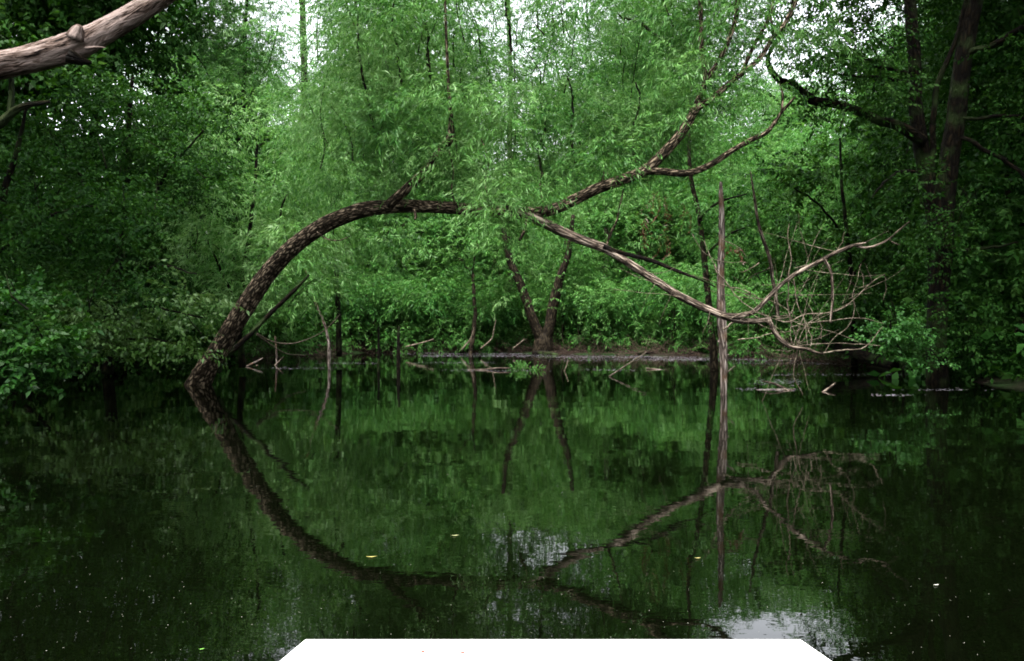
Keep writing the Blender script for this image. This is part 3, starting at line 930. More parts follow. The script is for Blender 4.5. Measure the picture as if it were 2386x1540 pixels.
custom_tree("willow_tree", "tall willow under the sky strip whose top reaches the edge behind the arch", (775, 0, 25),
            [([(790, 830), (785, 600), (800, 400), (838, 240), (842, 100), (835, -60)], [14, 12, 10, 8, 7, 5], 25.5, 24), ([(800, 400), (740, 300), (700, 270)], [8, 7, 4], 25, 24.5)],
            fill(33, 60, (690, 960, lambda x: 90 - .55 * (x - 690), 700), (22.5, 26), 56, 46, keep=lambda x, y: not (752 < x < 835 and 285 < y < 395) and (y > 320 or thin(x, y) < .9)),
            TM, M['willow_leaf'], M['dark_bark'], 9, seed=330, tint=.58)
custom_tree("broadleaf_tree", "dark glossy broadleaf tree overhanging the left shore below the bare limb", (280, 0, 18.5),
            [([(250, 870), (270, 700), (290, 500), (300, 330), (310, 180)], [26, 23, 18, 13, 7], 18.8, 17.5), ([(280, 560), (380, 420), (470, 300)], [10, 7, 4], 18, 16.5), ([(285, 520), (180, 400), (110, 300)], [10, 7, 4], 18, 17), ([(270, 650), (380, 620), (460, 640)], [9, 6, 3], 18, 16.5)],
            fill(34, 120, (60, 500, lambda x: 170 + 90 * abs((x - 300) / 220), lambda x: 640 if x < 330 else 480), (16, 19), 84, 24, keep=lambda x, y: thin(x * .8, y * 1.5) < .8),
            TB, M['darkened_leaf'], M['dark_bark'], 15, seed=340, tint=.45)
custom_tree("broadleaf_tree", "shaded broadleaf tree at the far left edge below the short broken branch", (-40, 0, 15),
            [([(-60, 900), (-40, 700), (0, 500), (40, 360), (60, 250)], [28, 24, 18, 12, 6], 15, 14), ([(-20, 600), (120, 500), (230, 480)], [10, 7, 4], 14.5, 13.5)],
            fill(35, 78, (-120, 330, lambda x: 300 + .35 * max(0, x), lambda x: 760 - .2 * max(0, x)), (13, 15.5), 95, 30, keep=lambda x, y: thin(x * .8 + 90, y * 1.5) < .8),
            TB, M['darkened_leaf'], M['dark_bark'], 13, seed=350, tint=.42)
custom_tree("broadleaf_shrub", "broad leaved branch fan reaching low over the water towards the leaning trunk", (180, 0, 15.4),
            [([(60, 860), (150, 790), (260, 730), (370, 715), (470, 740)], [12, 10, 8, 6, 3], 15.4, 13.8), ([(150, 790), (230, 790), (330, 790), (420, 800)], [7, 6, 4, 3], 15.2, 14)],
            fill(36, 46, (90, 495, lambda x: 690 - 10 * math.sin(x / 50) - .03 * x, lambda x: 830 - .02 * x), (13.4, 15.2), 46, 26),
            TB, M['lit_fan_leaf'], M['dark_bark'], 19, seed=360, tint=.8, cat="shrub", fine=12)
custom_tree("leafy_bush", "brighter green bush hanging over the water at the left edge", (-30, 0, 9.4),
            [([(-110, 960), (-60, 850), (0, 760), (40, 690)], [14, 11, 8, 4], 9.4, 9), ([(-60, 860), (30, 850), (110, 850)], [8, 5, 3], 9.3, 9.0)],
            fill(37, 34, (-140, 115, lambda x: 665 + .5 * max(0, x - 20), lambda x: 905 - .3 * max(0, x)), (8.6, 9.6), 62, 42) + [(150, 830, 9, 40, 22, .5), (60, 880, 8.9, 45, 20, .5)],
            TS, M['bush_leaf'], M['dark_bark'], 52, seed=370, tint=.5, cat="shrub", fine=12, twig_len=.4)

# the double trunk on the right bank
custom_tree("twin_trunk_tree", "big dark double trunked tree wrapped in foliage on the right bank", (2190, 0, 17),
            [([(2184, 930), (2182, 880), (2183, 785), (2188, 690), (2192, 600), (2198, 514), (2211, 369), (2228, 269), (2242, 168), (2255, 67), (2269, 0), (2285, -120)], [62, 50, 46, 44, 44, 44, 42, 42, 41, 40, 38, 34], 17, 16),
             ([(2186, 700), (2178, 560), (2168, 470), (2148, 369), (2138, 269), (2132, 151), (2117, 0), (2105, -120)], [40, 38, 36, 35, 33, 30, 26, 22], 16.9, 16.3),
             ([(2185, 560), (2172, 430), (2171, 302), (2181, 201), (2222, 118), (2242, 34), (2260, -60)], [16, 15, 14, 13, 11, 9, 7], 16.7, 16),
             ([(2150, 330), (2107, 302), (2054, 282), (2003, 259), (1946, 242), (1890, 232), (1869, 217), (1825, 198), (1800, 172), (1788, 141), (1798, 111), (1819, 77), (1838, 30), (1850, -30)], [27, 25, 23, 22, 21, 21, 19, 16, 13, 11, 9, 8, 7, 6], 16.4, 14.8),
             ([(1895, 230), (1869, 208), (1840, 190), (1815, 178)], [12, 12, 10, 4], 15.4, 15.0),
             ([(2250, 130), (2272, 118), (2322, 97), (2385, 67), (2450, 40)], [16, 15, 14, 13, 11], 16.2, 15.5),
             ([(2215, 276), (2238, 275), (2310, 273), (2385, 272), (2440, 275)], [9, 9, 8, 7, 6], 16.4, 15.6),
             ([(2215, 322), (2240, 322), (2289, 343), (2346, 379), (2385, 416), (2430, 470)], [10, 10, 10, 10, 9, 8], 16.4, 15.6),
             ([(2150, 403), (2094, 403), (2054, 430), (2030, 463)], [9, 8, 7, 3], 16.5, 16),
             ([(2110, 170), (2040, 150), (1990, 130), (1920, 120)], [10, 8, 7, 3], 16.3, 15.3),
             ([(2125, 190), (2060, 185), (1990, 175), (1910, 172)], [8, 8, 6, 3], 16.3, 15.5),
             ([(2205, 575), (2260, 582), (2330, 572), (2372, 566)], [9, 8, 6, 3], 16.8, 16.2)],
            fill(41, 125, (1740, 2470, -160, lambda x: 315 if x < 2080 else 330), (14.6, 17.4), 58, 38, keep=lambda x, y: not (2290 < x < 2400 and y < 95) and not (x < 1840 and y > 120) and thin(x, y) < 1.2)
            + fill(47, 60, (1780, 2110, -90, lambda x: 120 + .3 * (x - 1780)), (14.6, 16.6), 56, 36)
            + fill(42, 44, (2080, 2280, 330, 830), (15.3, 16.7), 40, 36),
            TB, M['darkened_leaf'], M['dark_bark'], 10, seed=410, tint=.5, fine=50)
custom_tree("broadleaf_tree", "dim leafy tree on the right bank between the twig tangle and the double trunk", (1960, 0, 23),
            [([(1990, 850), (1985, 700), (1975, 560), (1960, 420), (1955, 320)], [14, 12, 10, 7, 4], 23.5, 22.5), ([(1980, 650), (2060, 540), (2110, 500)], [6, 5, 3], 23, 22), ([(1975, 560), (1900, 470), (1850, 440)], [6, 5, 3], 23, 22)],
            fill(43, 70, (1740, 2160, lambda x: 330 + 60 * math.sin(x / 70), 790), (21.5, 25), 56, 36),
            TG, M['darkened_leaf'], M['dark_bark'], 7, seed=430, tint=.55)
custom_tree("leafy_bush", "bright fresh green bush lit beside the foot of the double trunk", (2100, 0, 15.2),
            [([(2105, 880), (2095, 820), (2080, 770), (2070, 735)], [6, 5, 4, 2], 15.4, 15), ([(2100, 850), (2150, 830), (2190, 825)], [4, 3, 2], 15.3, 15)],
            [(2075, 758, 15, 45, 22, .6), (2105, 770, 15.1, 40, 28, .55), (2050, 775, 15, 34, 18, .6), (2090, 742, 15.1, 34, 14, .7), (2125, 795, 15.2, 30, 22, .5), (2140, 840, 15, 32, 14, .6), (2175, 832, 15, 30, 12, .6), (2120, 855, 15, 24, 8, .55), (2030, 795, 15, 26, 14, .5)],
            TS, M['fresh_leaf'], M['dark_bark'], 60, seed=440, cat="shrub", fine=10, twig_len=.35)
custom_tree("leafy_bush", "dim green bush on the bank right of the double trunk", (2290, 0, 17),
            [([(2290, 890), (2285, 820), (2290, 770)], [6, 5, 3], 17, 16.6)],
            [(2275, 770, 16.6, 50, 24, .5), (2310, 785, 16.7, 50, 28, .45), (2250, 795, 16.7, 36, 22, .4), (2300, 825, 16.7, 60, 26, .35), (2360, 800, 16.8, 50, 36, .3)],
            TS, M['darkened_leaf'], M['dark_bark'], 42, seed=450, cat="shrub", fine=8, twig_len=.35)

# trees that can be told apart on the far bank
custom_tree("forked_tree", "stout tree on the far bank whose trunk forks low into a wide V", (1265, 0, 33.6),
            [([(1264, 845), (1264, 820), (1266, 795), (1268, 775)], [62, 50, 44, 40], 33.8, 33.6), ([(1262, 790), (1252, 770), (1238, 733), (1222, 690), (1205, 649), (1181, 582), (1170, 500)], [30, 26, 23, 22, 20, 15, 9], 33.6, 33),
             ([(1268, 795), (1278, 767), (1292, 700), (1300, 660), (1309, 632), (1326, 582), (1335, 500)], [30, 27, 24, 21, 18, 14, 8], 33.6, 33)],
            fill(44, 60, (1120, 1400, 420, lambda x: 735 - 30 * math.sin(x / 30)), (32.9, 35.6), 46, 32, keep=lambda x, y: thin(x * 1.7, y * 1.3) < 1.1),
            TF, M['far_leaf'], M['far_bark'], 6, seed=460, tint=.62)
custom_tree("sapling_tree", "thin sapling with a small fork standing left of the V shaped tree", (1098, 0, 33.8),
            [([(1094, 830), (1098, 817), (1104, 760), (1106, 716), (1102, 649), (1098, 632)], [14, 12, 10, 9, 8, 7], 33.8, 33.6), ([(1098, 634), (1087, 622), (1070, 600)], [5, 4, 3], 33.6, 33.4), ([(1099, 640), (1104, 610), (1112, 570)], [5, 4, 3], 33.6, 33.4)],
            [(1110, 560, 33.5, 60, 40, .6), (1060, 575, 33.4, 50, 32, .6), (1090, 520, 33.6, 70, 40, .55), (1140, 610, 33.6, 36, 30, .55)], TF, M['far_leaf'], M['far_bark'], 6, seed=470, fine=6)
custom_tree("straight_trunk_tree", "grey straight trunk standing on the bank right of the V shaped tree", (1410, 0, 37),
            [([(1410, 815), (1411, 760), (1410, 700), (1412, 560), (1416, 400)], [19, 17, 16, 13, 8], 37, 36.5)],
            fill(45, 22, (1340, 1500, 380, 700), (35.5, 38), 46, 36), TF, M['far_leaf'], M['snag'], 6, seed=480, fine=6, tint=.5)
custom_tree("straight_trunk_tree", "slim brown trunk on the far bank between the V shaped tree and the grey trunk", (1312, 0, 36),
            [([(1311, 812), (1312, 770), (1313, 700), (1316, 560)], [9, 8, 7, 5], 36, 35.6)],
            fill(46, 12, (1280, 1370, 430, 660), (35.5, 37), 40, 32), TF, M['far_leaf'], M['far_bark'], 6, seed=490, fine=4, tint=.5)
for k, (x, y, d, w, lab) in enumerate([(705, 40, 40, 15, "lone dark pole straight trunk crossing the open sky strip at upper left"), (1185, 60, 38, 10, "thin dark stem crossing the sky gap above the arch")]):
    custom_tree("tall_tree", lab, (x, 0, d),
                [([(x + 4, 800), (x + 2, 500), (x + 4, 250), (x, 60), (x - 3, -80)], [w * 1.5, w * 1.3, w * 1.1, w, w * .8], d, d)],
                [(x + 60, -10, d, 46, 36, .3), (x + 75, 55, d, 36, 28, .3), (x + 40, -90, d, 60, 30, .3), (x + 50, 330, d, 60, 50, .4), (x - 20, 420, d, 70, 50, .4), (x + 70, 470, d, 70, 50, .4)] if k == 0 else
                [(x + 95, 60, d, 46, 44, .3), (x + 120, 10, d, 50, 40, .3), (x + 80, 110, d, 36, 22, .3), (x + 10, 380, d, 60, 60, .4), (x - 30, 460, d, 60, 50, .4)],
                TG, M['darkened_leaf'], M['dark_bark'], 6, seed=500 + k * 5, fine=8)

# ------------------------------------------------------------------ undergrowth on the far bank
def shrub(seed, lmat, tint, tmpl, k_):
    root = thing("undergrowth_shrub", "tmp", "shrub")
    lv = Leaves(seed)
    r = rng_of(seed)
    g = Geo()
    for k in range(9):
        a = r.uniform(0, 6.28)
        rr = r.uniform(.1, 1.0)
        c = np.array([rr * math.cos(a), rr * math.sin(a), r.uniform(.35, 1.9)])
        lv.clump(tmpl, c, (.6, .6, .5), k_, tint=tint + r.normal(0, .1), scale=.62 if tmpl is TF else .8)
        g.tube([(0, 0, -.1), c * .5 + r.normal(0, .1, 3), c], [.03, .008], seg=4, seed=k, step=.3, cap=False)
    g.build("stems", M['far_bark'], root)["kind"] = "stuff"
    lv.build("foliage", lmat, root)
    return root


S1, S2 = shrub(61, M['far_leaf'], .46, TF, 78), shrub(62, M['darkened_leaf'], .6, TG, 30)
SG = "undergrowth shrubs along the far bank"
for row in [
    (S1, 835, 35.1, .4, 1.7, "tall light green shrub on the bank behind the leftmost dark stem"), (S1, 925, 35.5, 1.1, 1.5, "tall light green shrub on the bank behind the thick dark stem"), (S1, 1035, 36.1, 2.0, 1.8, "tall light green shrub left of the thin forked sapling"),
    (S1, 1125, 35.8, 2.8, 1.5, "tall light green shrub right of the thin forked sapling"), (S1, 1380, 34.7, 3.4, 1.7, "tall light green shrub just left of the grey straight trunk"), (S1, 1445, 33.9, 4.1, 1.4, "tall light green shrub just right of the grey straight trunk"),
    (S1, 1565, 32.7, 5.0, 1.7, "tall light green shrub below the slanting dead limb"), (S1, 1640, 31.5, 5.7, 1.4, "tall light green shrub at the back of the dark slender willow"), (S1, 1760, 29.5, .8, 1.3, "tall light green shrub behind the left part of the twig tangle"),
    (S1, 740, 34.5, 1.9, 1.6, "tall light green shrub behind the pale curving stem"), (S1, 640, 30.4, 3.1, 1.4, "tall light green shrub behind the short pale stem"),
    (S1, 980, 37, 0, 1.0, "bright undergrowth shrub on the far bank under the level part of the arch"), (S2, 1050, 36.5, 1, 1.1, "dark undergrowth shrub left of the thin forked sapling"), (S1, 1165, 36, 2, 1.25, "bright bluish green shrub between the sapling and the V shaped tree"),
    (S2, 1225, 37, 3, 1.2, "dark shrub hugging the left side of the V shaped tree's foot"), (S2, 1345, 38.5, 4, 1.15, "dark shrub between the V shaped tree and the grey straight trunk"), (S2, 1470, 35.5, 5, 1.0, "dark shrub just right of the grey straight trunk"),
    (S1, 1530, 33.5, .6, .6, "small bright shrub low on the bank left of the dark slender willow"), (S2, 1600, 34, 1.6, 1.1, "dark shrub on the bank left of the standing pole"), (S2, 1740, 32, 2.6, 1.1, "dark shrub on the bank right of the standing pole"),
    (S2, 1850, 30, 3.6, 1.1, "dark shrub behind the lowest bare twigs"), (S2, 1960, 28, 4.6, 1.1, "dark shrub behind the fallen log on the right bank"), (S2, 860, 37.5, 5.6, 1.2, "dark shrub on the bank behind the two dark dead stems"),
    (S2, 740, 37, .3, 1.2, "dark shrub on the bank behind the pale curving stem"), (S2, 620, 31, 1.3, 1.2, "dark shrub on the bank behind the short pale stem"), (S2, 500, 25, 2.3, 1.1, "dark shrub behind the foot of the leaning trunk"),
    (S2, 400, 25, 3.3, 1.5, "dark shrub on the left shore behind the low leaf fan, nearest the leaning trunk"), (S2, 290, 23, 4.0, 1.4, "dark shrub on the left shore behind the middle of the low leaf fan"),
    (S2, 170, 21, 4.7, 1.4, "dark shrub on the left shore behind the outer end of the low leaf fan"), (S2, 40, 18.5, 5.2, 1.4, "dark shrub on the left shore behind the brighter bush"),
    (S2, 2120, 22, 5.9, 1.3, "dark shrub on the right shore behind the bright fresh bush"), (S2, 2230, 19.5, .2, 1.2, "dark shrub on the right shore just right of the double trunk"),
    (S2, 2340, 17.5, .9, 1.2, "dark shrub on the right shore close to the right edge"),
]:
    place(*row[:2], row[2], row[3], row[4], row[5], group=SG)

# tangle of brown dead brush along the far waterline
g = Geo()
r = rng_of(66)
for k in range(2100):
    x = r.uniform(540, 2100)
    d0 = np.interp(x, [560, 650, 800, 1100, 1265, 1500, 1700, 1850, 2000, 2100], [26.5, 29, 34.6, 35.6, 33.8, 31.8, 30, 27.6, 24, 21]) + abs(r.normal(0, .9)) - .2
    p = P(x, HORIZON, d0)
    p[2] = gz(p[0], d0) - .02
    if p[2] < -.25:
        continue
    p[2] = max(p[2], -.05)
    dr = np.array([r.normal(0, 1), r.normal(0, .6), r.uniform(.05, 1.1)])
    dr /= np.linalg.norm(dr)
    L = r.uniform(.3, 1.35)
    g.tube([p, p + dr * L * .5 + r.normal(0, .05, 3), p + dr * L + np.array([0, 0, -.1 * L])], [.012, .004], seg=3, seed=k, step=.25, cap=False)
o = g.build("dead_brush", M['brush'])
o["kind"] = "stuff"
tag(o, "tangle of brown dead brush along the waterline of the far bank", "brush")
lv = Leaves(67)
n = 4200
x = r.uniform(540, 2420, n)
d = np.interp(x, [540, 650, 800, 1100, 1265, 1500, 1700, 1850, 2000, 2120, 2240, 2420], [26, 29.4, 35, 36, 34.1, 32.0, 30.2, 27.6, 24.4, 20.5, 17.5, 15]) + np.abs(r.normal(0, 1.6, n)) + .05
px = (x - W / 2) / F * d
lv.sprays(TS, np.stack([px, d, ground_z(px, d) + .02], 1), r.uniform(0, 6.28, n), r.uniform(.1, 1.2, n), r.lognormal(-.35, .45, n), r.uniform(.0, .6, n))
o = lv.build("ground_cover", M['darkened_leaf'])
o["kind"] = "stuff"
tag(o, "low green ground cover on the far bank behind the dead brush", "ground cover")

# ------------------------------------------------------------------ the wood beyond, one mass
lv = Leaves(71)
g = Geo()
r = rng_of(72)
for k in range(620):
    th = r.uniform(0, 2 * math.pi)
    rad = r.uniform(4.5, 24)
    # walk round the pond outline
    a = k / 620 * len(POND)
    p0 = POND[int(a) % len(POND)] * (1 - a % 1) + POND[(int(a) + 1) % len(POND)] * (a % 1)
    c = np.array([0, 8.0])
    dirn = (p0 - c) / np.linalg.norm(p0 - c)
    far = p0[1] > 17 and dirn[1] > .3
    q = p0 + dirn * (r.uniform(11, 26) if far else r.uniform(3.5, 15)) + r.normal(0, 1.5, 2)
    if pond_dist(q[:1], q[1:])[0] < (6 if far else 2.5):
        continue
    hmax = 9.5 if far else 12
    z0 = gz(q[0], q[1])
    for s in range(7):
        z = z0 + (hmax * r.uniform(.03, 1) if s < 5 else r.uniform(.3, 2.6))
        lv.clump(TH, (q[0] + r.normal(0, 1.2), q[1] + r.normal(0, 1.2), z), (1.6, 1.6, 1.2), 16, tint=.4)
    if k % 3 == 0:
        g.tube([(q[0], q[1], z0 - .2), (q[0] + r.normal(0, .3), q[1] + r.normal(0, .3), hmax * .5), (q[0] + r.normal(0, .6), q[1] + r.normal(0, .6), hmax)], [.16, .05], seg=6, seed=k, step=.8, cap=False)
fw = lv.build("surrounding_wood", M['far_leaf'])
fw["kind"] = "stuff"
tag(fw, "mass of green woodland closing in behind the trees round the pond", "woodland")
ft = g.build("trunks", M['far_bark'], fw)
ft["kind"] = "stuff"

# ------------------------------------------------------------------ overhead trees with unseen crowns added to shade the sides
t = thing("overhanging_shade_tree", "thick weathered limb reaching across the top left corner from a tree beyond the frame", "tree", (-5.6, 3.4, gz(-5.6, 3.4)))
lst = [limb("limb", [(-420, 330), (-280, 225), (-120, 180), (0, 152), (60, 140), (100, 130), (178, 106), (225, 84), (269, 58), (320, 28), (363, 0), (430, -50), (520, -140)], [62, 62, 61, 60, 58, 60, 62, 55, 51, 48, 47, 44, 40], 4.4, 4.6, M['limb_wood'], t, seg=44, ridge=.05, seed=90, step=.02)]
lst.append(limb("knot", [(176, 90), (181, 72), (186, 60)], [42, 30, 14], 4.44, 4.42, M['limb_wood'], t, seg=14, ridge=.08, seed=91, step=.015))
lst.append(limb("broken_branch", [(160, 128), (190, 142), (214, 146)], [36, 20, 7], 4.45, 4.5, M['dark_bark'], t, seg=10, ridge=.1, seed=92, step=.02))
lst.append(limb("splinter", [(200, 112), (228, 110), (246, 111)], [7, 5, 2], 4.45, 4.4, M['limb_wood'], t, seg=6, seed=93))
lst.append(limb("broken_branch", [(-300, 520), (-120, 370), (0, 287), (20, 270), (40, 254), (67, 244), (95, 240), (116, 237)], [34, 28, 21, 19, 16, 13, 10, 6], 4.5, 4.5, M['dark_bark'], t, seg=12, ridge=.06, seed=94, step=.03))
lst.append(limb("broken_branch", [(24, 262), (26, 235), (27, 205), (25, 170)], [15, 14, 12, 10], 4.5, 4.55, M['dark_bark'], t, seg=10, ridge=.05, seed=95))
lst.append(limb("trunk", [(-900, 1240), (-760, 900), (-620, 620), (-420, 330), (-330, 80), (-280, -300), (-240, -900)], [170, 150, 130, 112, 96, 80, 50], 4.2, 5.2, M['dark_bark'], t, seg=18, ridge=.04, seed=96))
lv = Leaves(98)
r = rng_of(99)
for k in range(330):
    c = np.array([r.uniform(-14, -4.6), r.uniform(5.5, 18), r.uniform(8, 13)])
    if c[0] > -9.6 and c[1] > 11:
        continue
    if c[2] - 1.2 < CAM_Z + .44 * c[1]:
        c[2] = CAM_Z + .44 * c[1] + 1.2 + r.uniform(0, 2)
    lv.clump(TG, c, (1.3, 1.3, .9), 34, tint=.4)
lst.append(lv.build("crown", M['darkened_leaf'], t))  # leaf mass out of view, added to darken the left bank
rel(t, lst)
t = thing("overhanging_shade_tree", "unseen high crown added over the right side of the pond for shade", "tree", (11.5, 11, gz(11.5, 11)))
g = Geo()  # whole tree stands out of view, added to shade the right bank
g.tube([(11.5, 11, -.3), (11.3, 10.8, 4), (10.6, 10.4, 8), (9.5, 10, 11)], [.3, .24, .18, .1], seg=12, seed=3, step=.3, ridge=.04)
lst = [g.build("trunk", M['dark_bark'], t)]
lv = Leaves(198)
for k in range(230):
    c = np.array([r.uniform(5.2, 13), r.uniform(3, 21), r.uniform(8, 14)])
    if c[2] - 1.2 < CAM_Z + .44 * c[1]:
        c[2] = CAM_Z + .44 * c[1] + 1.2 + r.uniform(0, 2)
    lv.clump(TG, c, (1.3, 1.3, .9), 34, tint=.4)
lst.append(lv.build("crown", M['darkened_leaf'], t))
rel(t, lst)

# ------------------------------------------------------------------ things lying on the bank and in the water
def log(name, rows, widths, d0, d1, material, label, cat, seed=0, group=None, seg=8, ridge=.05):
    pts = path(rows, d0, d1)
    g = Geo()
    ds = np.interp(np.linspace(0, 1, len(widths)), [0, 1], [d0, d1])
    g.tube(pts, [wpx(w, d) for w, d in zip(widths, ds)], seg=seg, ridge=ridge, seed=seed)
    o = g.build(name, material)
    return tag(o, label, cat, group)


log("fallen_log", [(1925, 792), (1970, 812), (2020, 832), (2085, 852)], [26, 28, 28, 24], 23.8, 20.5, M['dark_bark'], "thick dark fallen log sloping down the right bank to the water", "log", 1, seg=12)
log("fallen_log", [(1480, 826), (1510, 821), (1545, 829)], [8, 10, 6], 32, 31.5, M['dark_bark'], "small dark log at the waterline below the small bright shrub", "log", 2)
log("fallen_log", [(1243, 823), (1270, 824), (1300, 829), (1325, 832)], [12, 14, 9, 5], 33.2, 31.4, M['dark_bark'], "dark log lying at the foot of the V shaped tree", "log", 3)
SK = "sticks lying in the shallows"
for k, (rw, ws, d0, d1, m, lab) in enumerate([
    ([(1090, 863), (1130, 861), (1165, 858), (1190, 858)], [6, 6, 5, 3], 21.4, 21.3, 'dead_wood', "brown crooked stick floating left of the green water plant"),
    ([(1505, 858), (1535, 861), (1570, 864)], [3, 3, 2], 21.8, 21.4, 'snag', "thin white stick floating right of the green water plant"),
    ([(1418, 878), (1460, 850), (1500, 824), (1506, 820)], [4, 3.5, 3, 2], 18.6, 20.5, 'twig', "slender twig slanting out of the water right of the water plant"),
    ([(1312, 872), (1320, 850), (1323, 840)], [4, 3, 2], 21, 21, 'twig', "short brown twig poking up beside the green water plant"),
    ([(1762, 909), (1810, 908), (1850, 907)], [4, 5, 3], 14.8, 14.8, 'snag', "pale stick lying flat on the water under the hanging twig"),
    ([(1776, 888), (1800, 893), (1830, 906), (1846, 915)], [4, 5, 6, 4], 15.6, 14.4, 'dead_wood', "brown stick sloping into the water beside the pale flat one"),
    ([(1905, 922), (1930, 905), (1945, 893)], [7, 6, 5], 14.2, 15, 'dead_wood', "thick short stick leaning from the water right of the hanging twig"),
    ([(596, 852), (630, 858), (660, 832)], [6, 5, 3], 24, 24, 'dead_wood', "grey branch lying in the water at the foot of the leaning trunk"),
    ([(560, 860), (590, 846), (612, 834)], [5, 4, 3], 23, 24, 'snag', "thin grey stick rising from the water by the leaning trunk"),
]):
    log("floating_stick", rw, ws, d0, d1, M[m], lab, "stick", 20 + k, SK, seg=6)
for k, (rw, lab) in enumerate([([(598, 777), (638, 797), (688, 799), (749, 774), (792, 733)], "long pale vine sagging between the leaning trunk and the bank"), ([(598, 780), (638, 808), (668, 824), (712, 828)], "shorter pale vine drooping to the water by the leaning trunk")]):
    log("hanging_vine", rw, [3.5, 3, 2], 17.5, 20, M['twig'], lab, "vine", 40 + k, seg=5)
for k, (rw, lab) in enumerate([([(1120, 812), (1145, 790), (1150, 770), (1155, 745)], "arched dead twig on the far bank by the forked sapling"), ([(1075, 815), (1092, 795), (1100, 780), (1104, 762)], "dead twig leaning against the forked sapling"),
                               ([(1195, 812), (1210, 800), (1222, 790)], "short dead twig on the bank left of the V shaped tree"), ([(945, 808), (985, 798), (1010, 790)], "long pale dead twig beside the thick dark dead stem")]):
    log("dead_twig", rw, [4, 3, 2], 33.2 if k < 3 else 33, 33.0, M['twig'], lab, "twig", 50 + k, seg=5)
# the small green plant in mid water
t = thing("water_plant", "small bright green plant floating in the middle of the pond", "plant", tuple(P(1220, 861, 21.4)))
lv = Leaves(300)
for k, (x, y, rx, ry) in enumerate([(1203, 858, 18, 6), (1222, 859, 15, 5), (1243, 861, 17, 5), (1210, 853, 9, 4)]):
    px_clumps(lv, TS, [(x, y, 21.4 + .2 * (k % 2), rx, ry, .75)], 190, scale=.6, tint=.7, el=(.8, .4))
g = Geo()
for k in range(6):
    p = P(1198 + k * 9, 862, 21.4)
    g.tube([p, p + np.array([.02, 0, .12])], [.006, .003], seg=4, seed=k, step=.05)
lst = [lv.build("foliage", M['fresh_leaf'], t), g.build("stems", M['twig'], t)]
lst[1]["kind"] = "stuff"
rel(t, lst)
# red dead leaf cluster caught at the pole
t = thing("dead_leaf_bunch", "bunch of rust red dead leaves caught on twigs beside the pale pole", "leaves", tuple(P(1700, 572, 13.5)))
lv = Leaves(310)
px_clumps(lv, TS, [(1698, 566, 13.5, 8, 4), (1716, 578, 13.5, 10, 9), (1708, 571, 13.5, 8, 5)], 110, scale=.5, el=(-.9, .3))
g = Geo()
g.tube(path([(1682, 560), (1700, 566), (1722, 578), (1740, 600)], 13.6, 13.5), [.008, .004], seg=5, seed=1, step=.03)
lst = [lv.build("leaves", M['red_leaf'], t), g.build("twig", M['twig'], t)]
rel(t, lst)


# specks of pollen, seed fluff and leaf crumbs on the water
def specks(name, pts, size, material, label, cat, seed):
    r = rng_of(seed)
    n = len(pts)
    a = r.uniform(0, 6.28, n)
    s1, s2 = size * r.lognormal(0, .45, n), size * r.lognormal(-.3, .4, n)
    th = np.arange(5) / 5 * 6.28
    w = r.uniform(.7, 1.2, (n, 5))
    lx, ly = np.cos(th)[None] * w * s1[:, None], np.sin(th)[None] * w * s2[:, None]
    vx = pts[:, 0, None] + lx * np.cos(a)[:, None] - ly * np.sin(a)[:, None]
    vy = pts[:, 1, None] + lx * np.sin(a)[:, None] + ly * np.cos(a)[:, None]
    vz = np.repeat((.003 + r.uniform(0, .004, n))[:, None], 5, 1)
    g = Geo()
    g.add(np.stack([vx, vy, vz], -1).reshape(-1, 3), [np.arange(n * 5).reshape(n, 5)])
    o = g.build(name, material, smooth=False)
    o["kind"] = "stuff"
    return tag(o, label, cat)


r = rng_of(81)
n = 1900
dd = 1.2 * F / r.uniform(80, 800, n)
xx = (r.uniform(-60, 2445, n) - W / 2) / F * dd
dn = np.sin(xx * .7 + 1.3 * np.sin(dd * .5)) * np.sin(dd * .9 + xx * .3)
kp = r.uniform(-1, 1.2, n) < dn
pt = np.stack([xx, dd], 1)[kp]
pt = pt[(pond_dist(pt[:, 0], pt[:, 1]) < -.2)]
specks("floating_specks", pt, .0015 * np.sqrt(.4 + pt[:, 1] / 6), plain("speck", (.26, .26, .21), .8), "pale specks of pollen and leaf crumbs scattered over the dark water", "specks", 82)
# drift lines of scum near the far shore; lavender tint paints in reflected sky
bands = [(900, 1300, 823, 1.6, 1500), (1000, 1280, 829, 1.2, 1000), (1280, 1700, 831, 1.6, 1500), (1300, 1720, 837, 2.2, 1300), (960, 1160, 845, 1.0, 160), (1040, 1260, 863, 1.2, 160), (1360, 1480, 862, .8, 90), (1730, 2050, 846, 1.4, 420), (1800, 2150, 873, .8, 240), (1720, 1860, 907, 1.4, 120),
         (2100, 2280, 908, .8, 70), (760, 900, 846, .8, 180), (1760, 1860, 890, 4, 250), (2040, 2140, 921, .8, 60), (620, 780, 858, 1.2, 160), (1660, 1900, 838, 2, 300)]
pts = []
for x0, x1, y, s, n in bands:
    y_ = y + r.normal(0, s, n) + 1.5 * np.sin(np.linspace(0, 9, n))
    x_ = np.where(r.uniform(0, 1, n) < .45, r.normal((x0 + x1) / 2, (x1 - x0) * .28, n), r.choice(r.uniform(x0, x1, 7), n) + r.normal(0, 1, n) * (x1 - x0) * .07)
    d_ = CAM_Z * F / (y_ - HORIZON)
    pts.append(np.stack([(x_ - W / 2) / F * d_, d_], 1))
pts = np.concatenate(pts)
pts = pts[pond_dist(pts[:, 0], pts[:, 1]) < .3]
specks("floating_scum", pts, .02, plain("scum", (.27, .25, .30), .7, noise=(3., (.10, .085, .09))), "lavender grey drift lines of floating scum near the far shore", "scum", 83)
LF = "single leaves afloat"
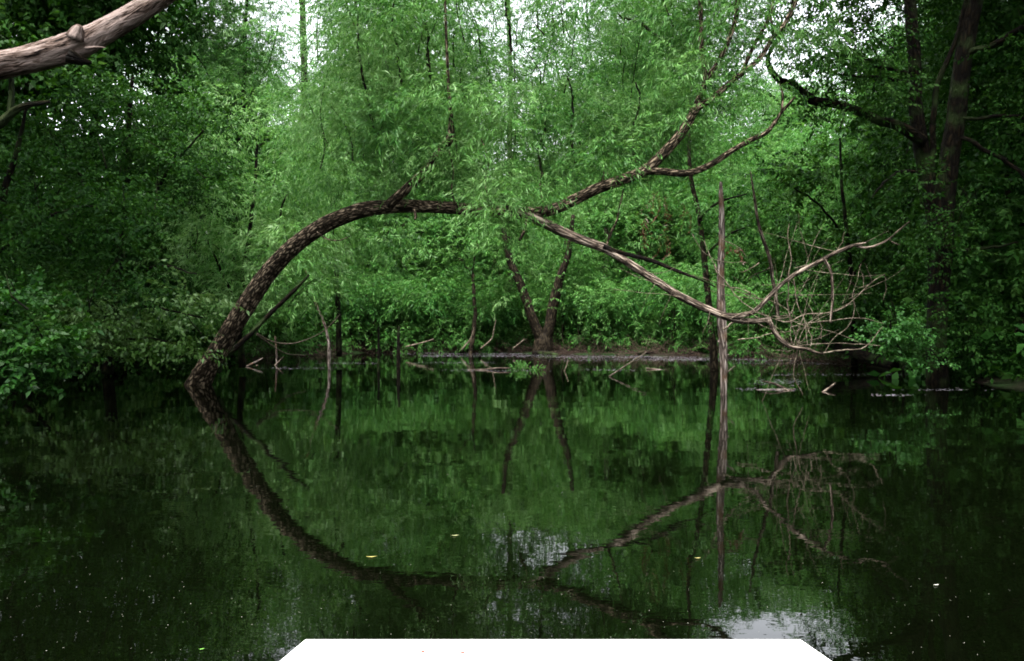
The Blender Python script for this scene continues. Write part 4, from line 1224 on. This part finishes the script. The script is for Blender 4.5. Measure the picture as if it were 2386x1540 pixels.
for k, (x, y, L, a, lab) in enumerate([(865, 1300, .030, .12, "narrow yellow leaf floating below the reflected bend of the trunk"), (1060, 1250, .024, .15, "narrow pale leaf floating right of the reflected bend"), (2180, 1366, .016, .1, "tiny pale leaf floating on the black water at lower right"),
                                       (470, 1517, .012, .5, "tiny green leaf floating left of the boat"), (1625, 1303, .018, .05, "narrow brownish leaf floating under the reflected dead limb")]):
    d = CAM_Z * F / (y - HORIZON)
    p = P(x, y, d)
    g = Geo()
    th = np.linspace(-1, 1, 9)
    wd_ = .14 * (1 - th ** 2) * L
    pl = [(L * t * math.cos(a), L * t * math.sin(a) + w, .005 + .003 * t * t) for t, w in zip(th, wd_)] + [(L * t * math.cos(a), L * t * math.sin(a) - w, .005 + .003 * t * t) for t, w in zip(th[::-1][1:-1], wd_[::-1][1:-1])]
    g.add(np.array(pl), [np.arange(len(pl))[None]])
    o = g.build("floating_leaf", plain("leaf_%d" % k, [(.30, .27, .08), (.30, .31, .15), (.5, .5, .42), (.12, .3, .05), (.3, .27, .1)][k]))
    o.location = (p[0], d, 0)
    tag(o, lab, "leaf", LF)

# ------------------------------------------------------------------ the bow of the boat
ZB = .80
hb = CAM_Z - ZB
d1 = hb * F / (1490 - HORIZON)
xl, xr = (710 - W / 2) / F * d1, (1866 - W / 2) / F * d1
t = thing("boat", "white painted flat bow of a small boat at the bottom edge", "boat", (0, d1, ZB))
white = plain("white_paint", (.80, .79, .78), .45, noise=(9., (.76, .74, .73)), spec=.4, bump=.0015)


def box_poly(g, top, z0, z1, inset=0.):
    n = len(top)
    tp = np.array([(x, y, z1) for x, y in top])
    bt = np.array([(x, y, z0) for x, y in top])
    g.add(np.vstack([tp, bt]), [np.arange(n)[None], np.arange(2 * n)[n:][::-1][None], np.array([(k, n + k, n + (k + 1) % n, (k + 1) % n) for k in range(n)])])


e = .012
deck = [(xl, 0), (xr, 0), (xr + .0265, -.125), (xr + .05, -.6), (xl - .05, -.6), (xl - .0265, -.125)]
g = Geo()
box_poly(g, deck, -.025, 0)
dk = g.build("deck", white, t, smooth=False)
bv = dk.modifiers.new("bevel", 'BEVEL'); bv.width = .002; bv.segments = 2
for (x, y) in [(984, 1521), (1077, 1523)]:
    d = hb * F / (y - HORIZON)
    px_ = (x - W / 2) / F * d
    g = Geo()
    a = np.linspace(0, 6.28, 12, endpoint=False)
    g.add(np.array([(px_ + .0023 * math.cos(q) * (1 + .15 * math.sin(3 * q)), d - d1 + .0019 * math.sin(q), .0016) for q in a] + [(px_ + .0025 * math.cos(q), d - d1 + .0021 * math.sin(q), -.002) for q in a]),
          [np.arange(12)[None], np.array([(k, 12 + k, 12 + (k + 1) % 12, (k + 1) % 12) for k in range(12)])])
    g.build("screw", plain("rust", (.20, .055, .04), .8, noise=(300., (.10, .03, .02))), t)
g = Geo()                                                # hull: flared sides and a raked bow face below the deck
tp = [(xl + .01, .004), (xr - .01, .004), (xr + .04, -.6), (xr + .25, -1.6), (xr + .30, -3.4), (xl - .30, -3.4), (xl - .25, -1.6), (xl - .04, -.6)]
bt = [(xl + .05, -.35), (xr - .05, -.35), (xr - .02, -.8), (xr + .08, -1.6), (xr + .12, -3.4), (xl - .12, -3.4), (xl - .08, -1.6), (xl + .02, -.8)]
n = len(tp)
g.add(np.vstack([[(x, y, -.027) for x, y in tp], [(x, y, -ZB - .1) for x, y in bt]]), [np.array([(k, n + k, n + (k + 1) % n, (k + 1) % n) for k in range(n)]), np.arange(2 * n)[n:][::-1][None]])
g.build("hull", white, t, smooth=False)
print("LEAVES", LEAF_TOTAL)
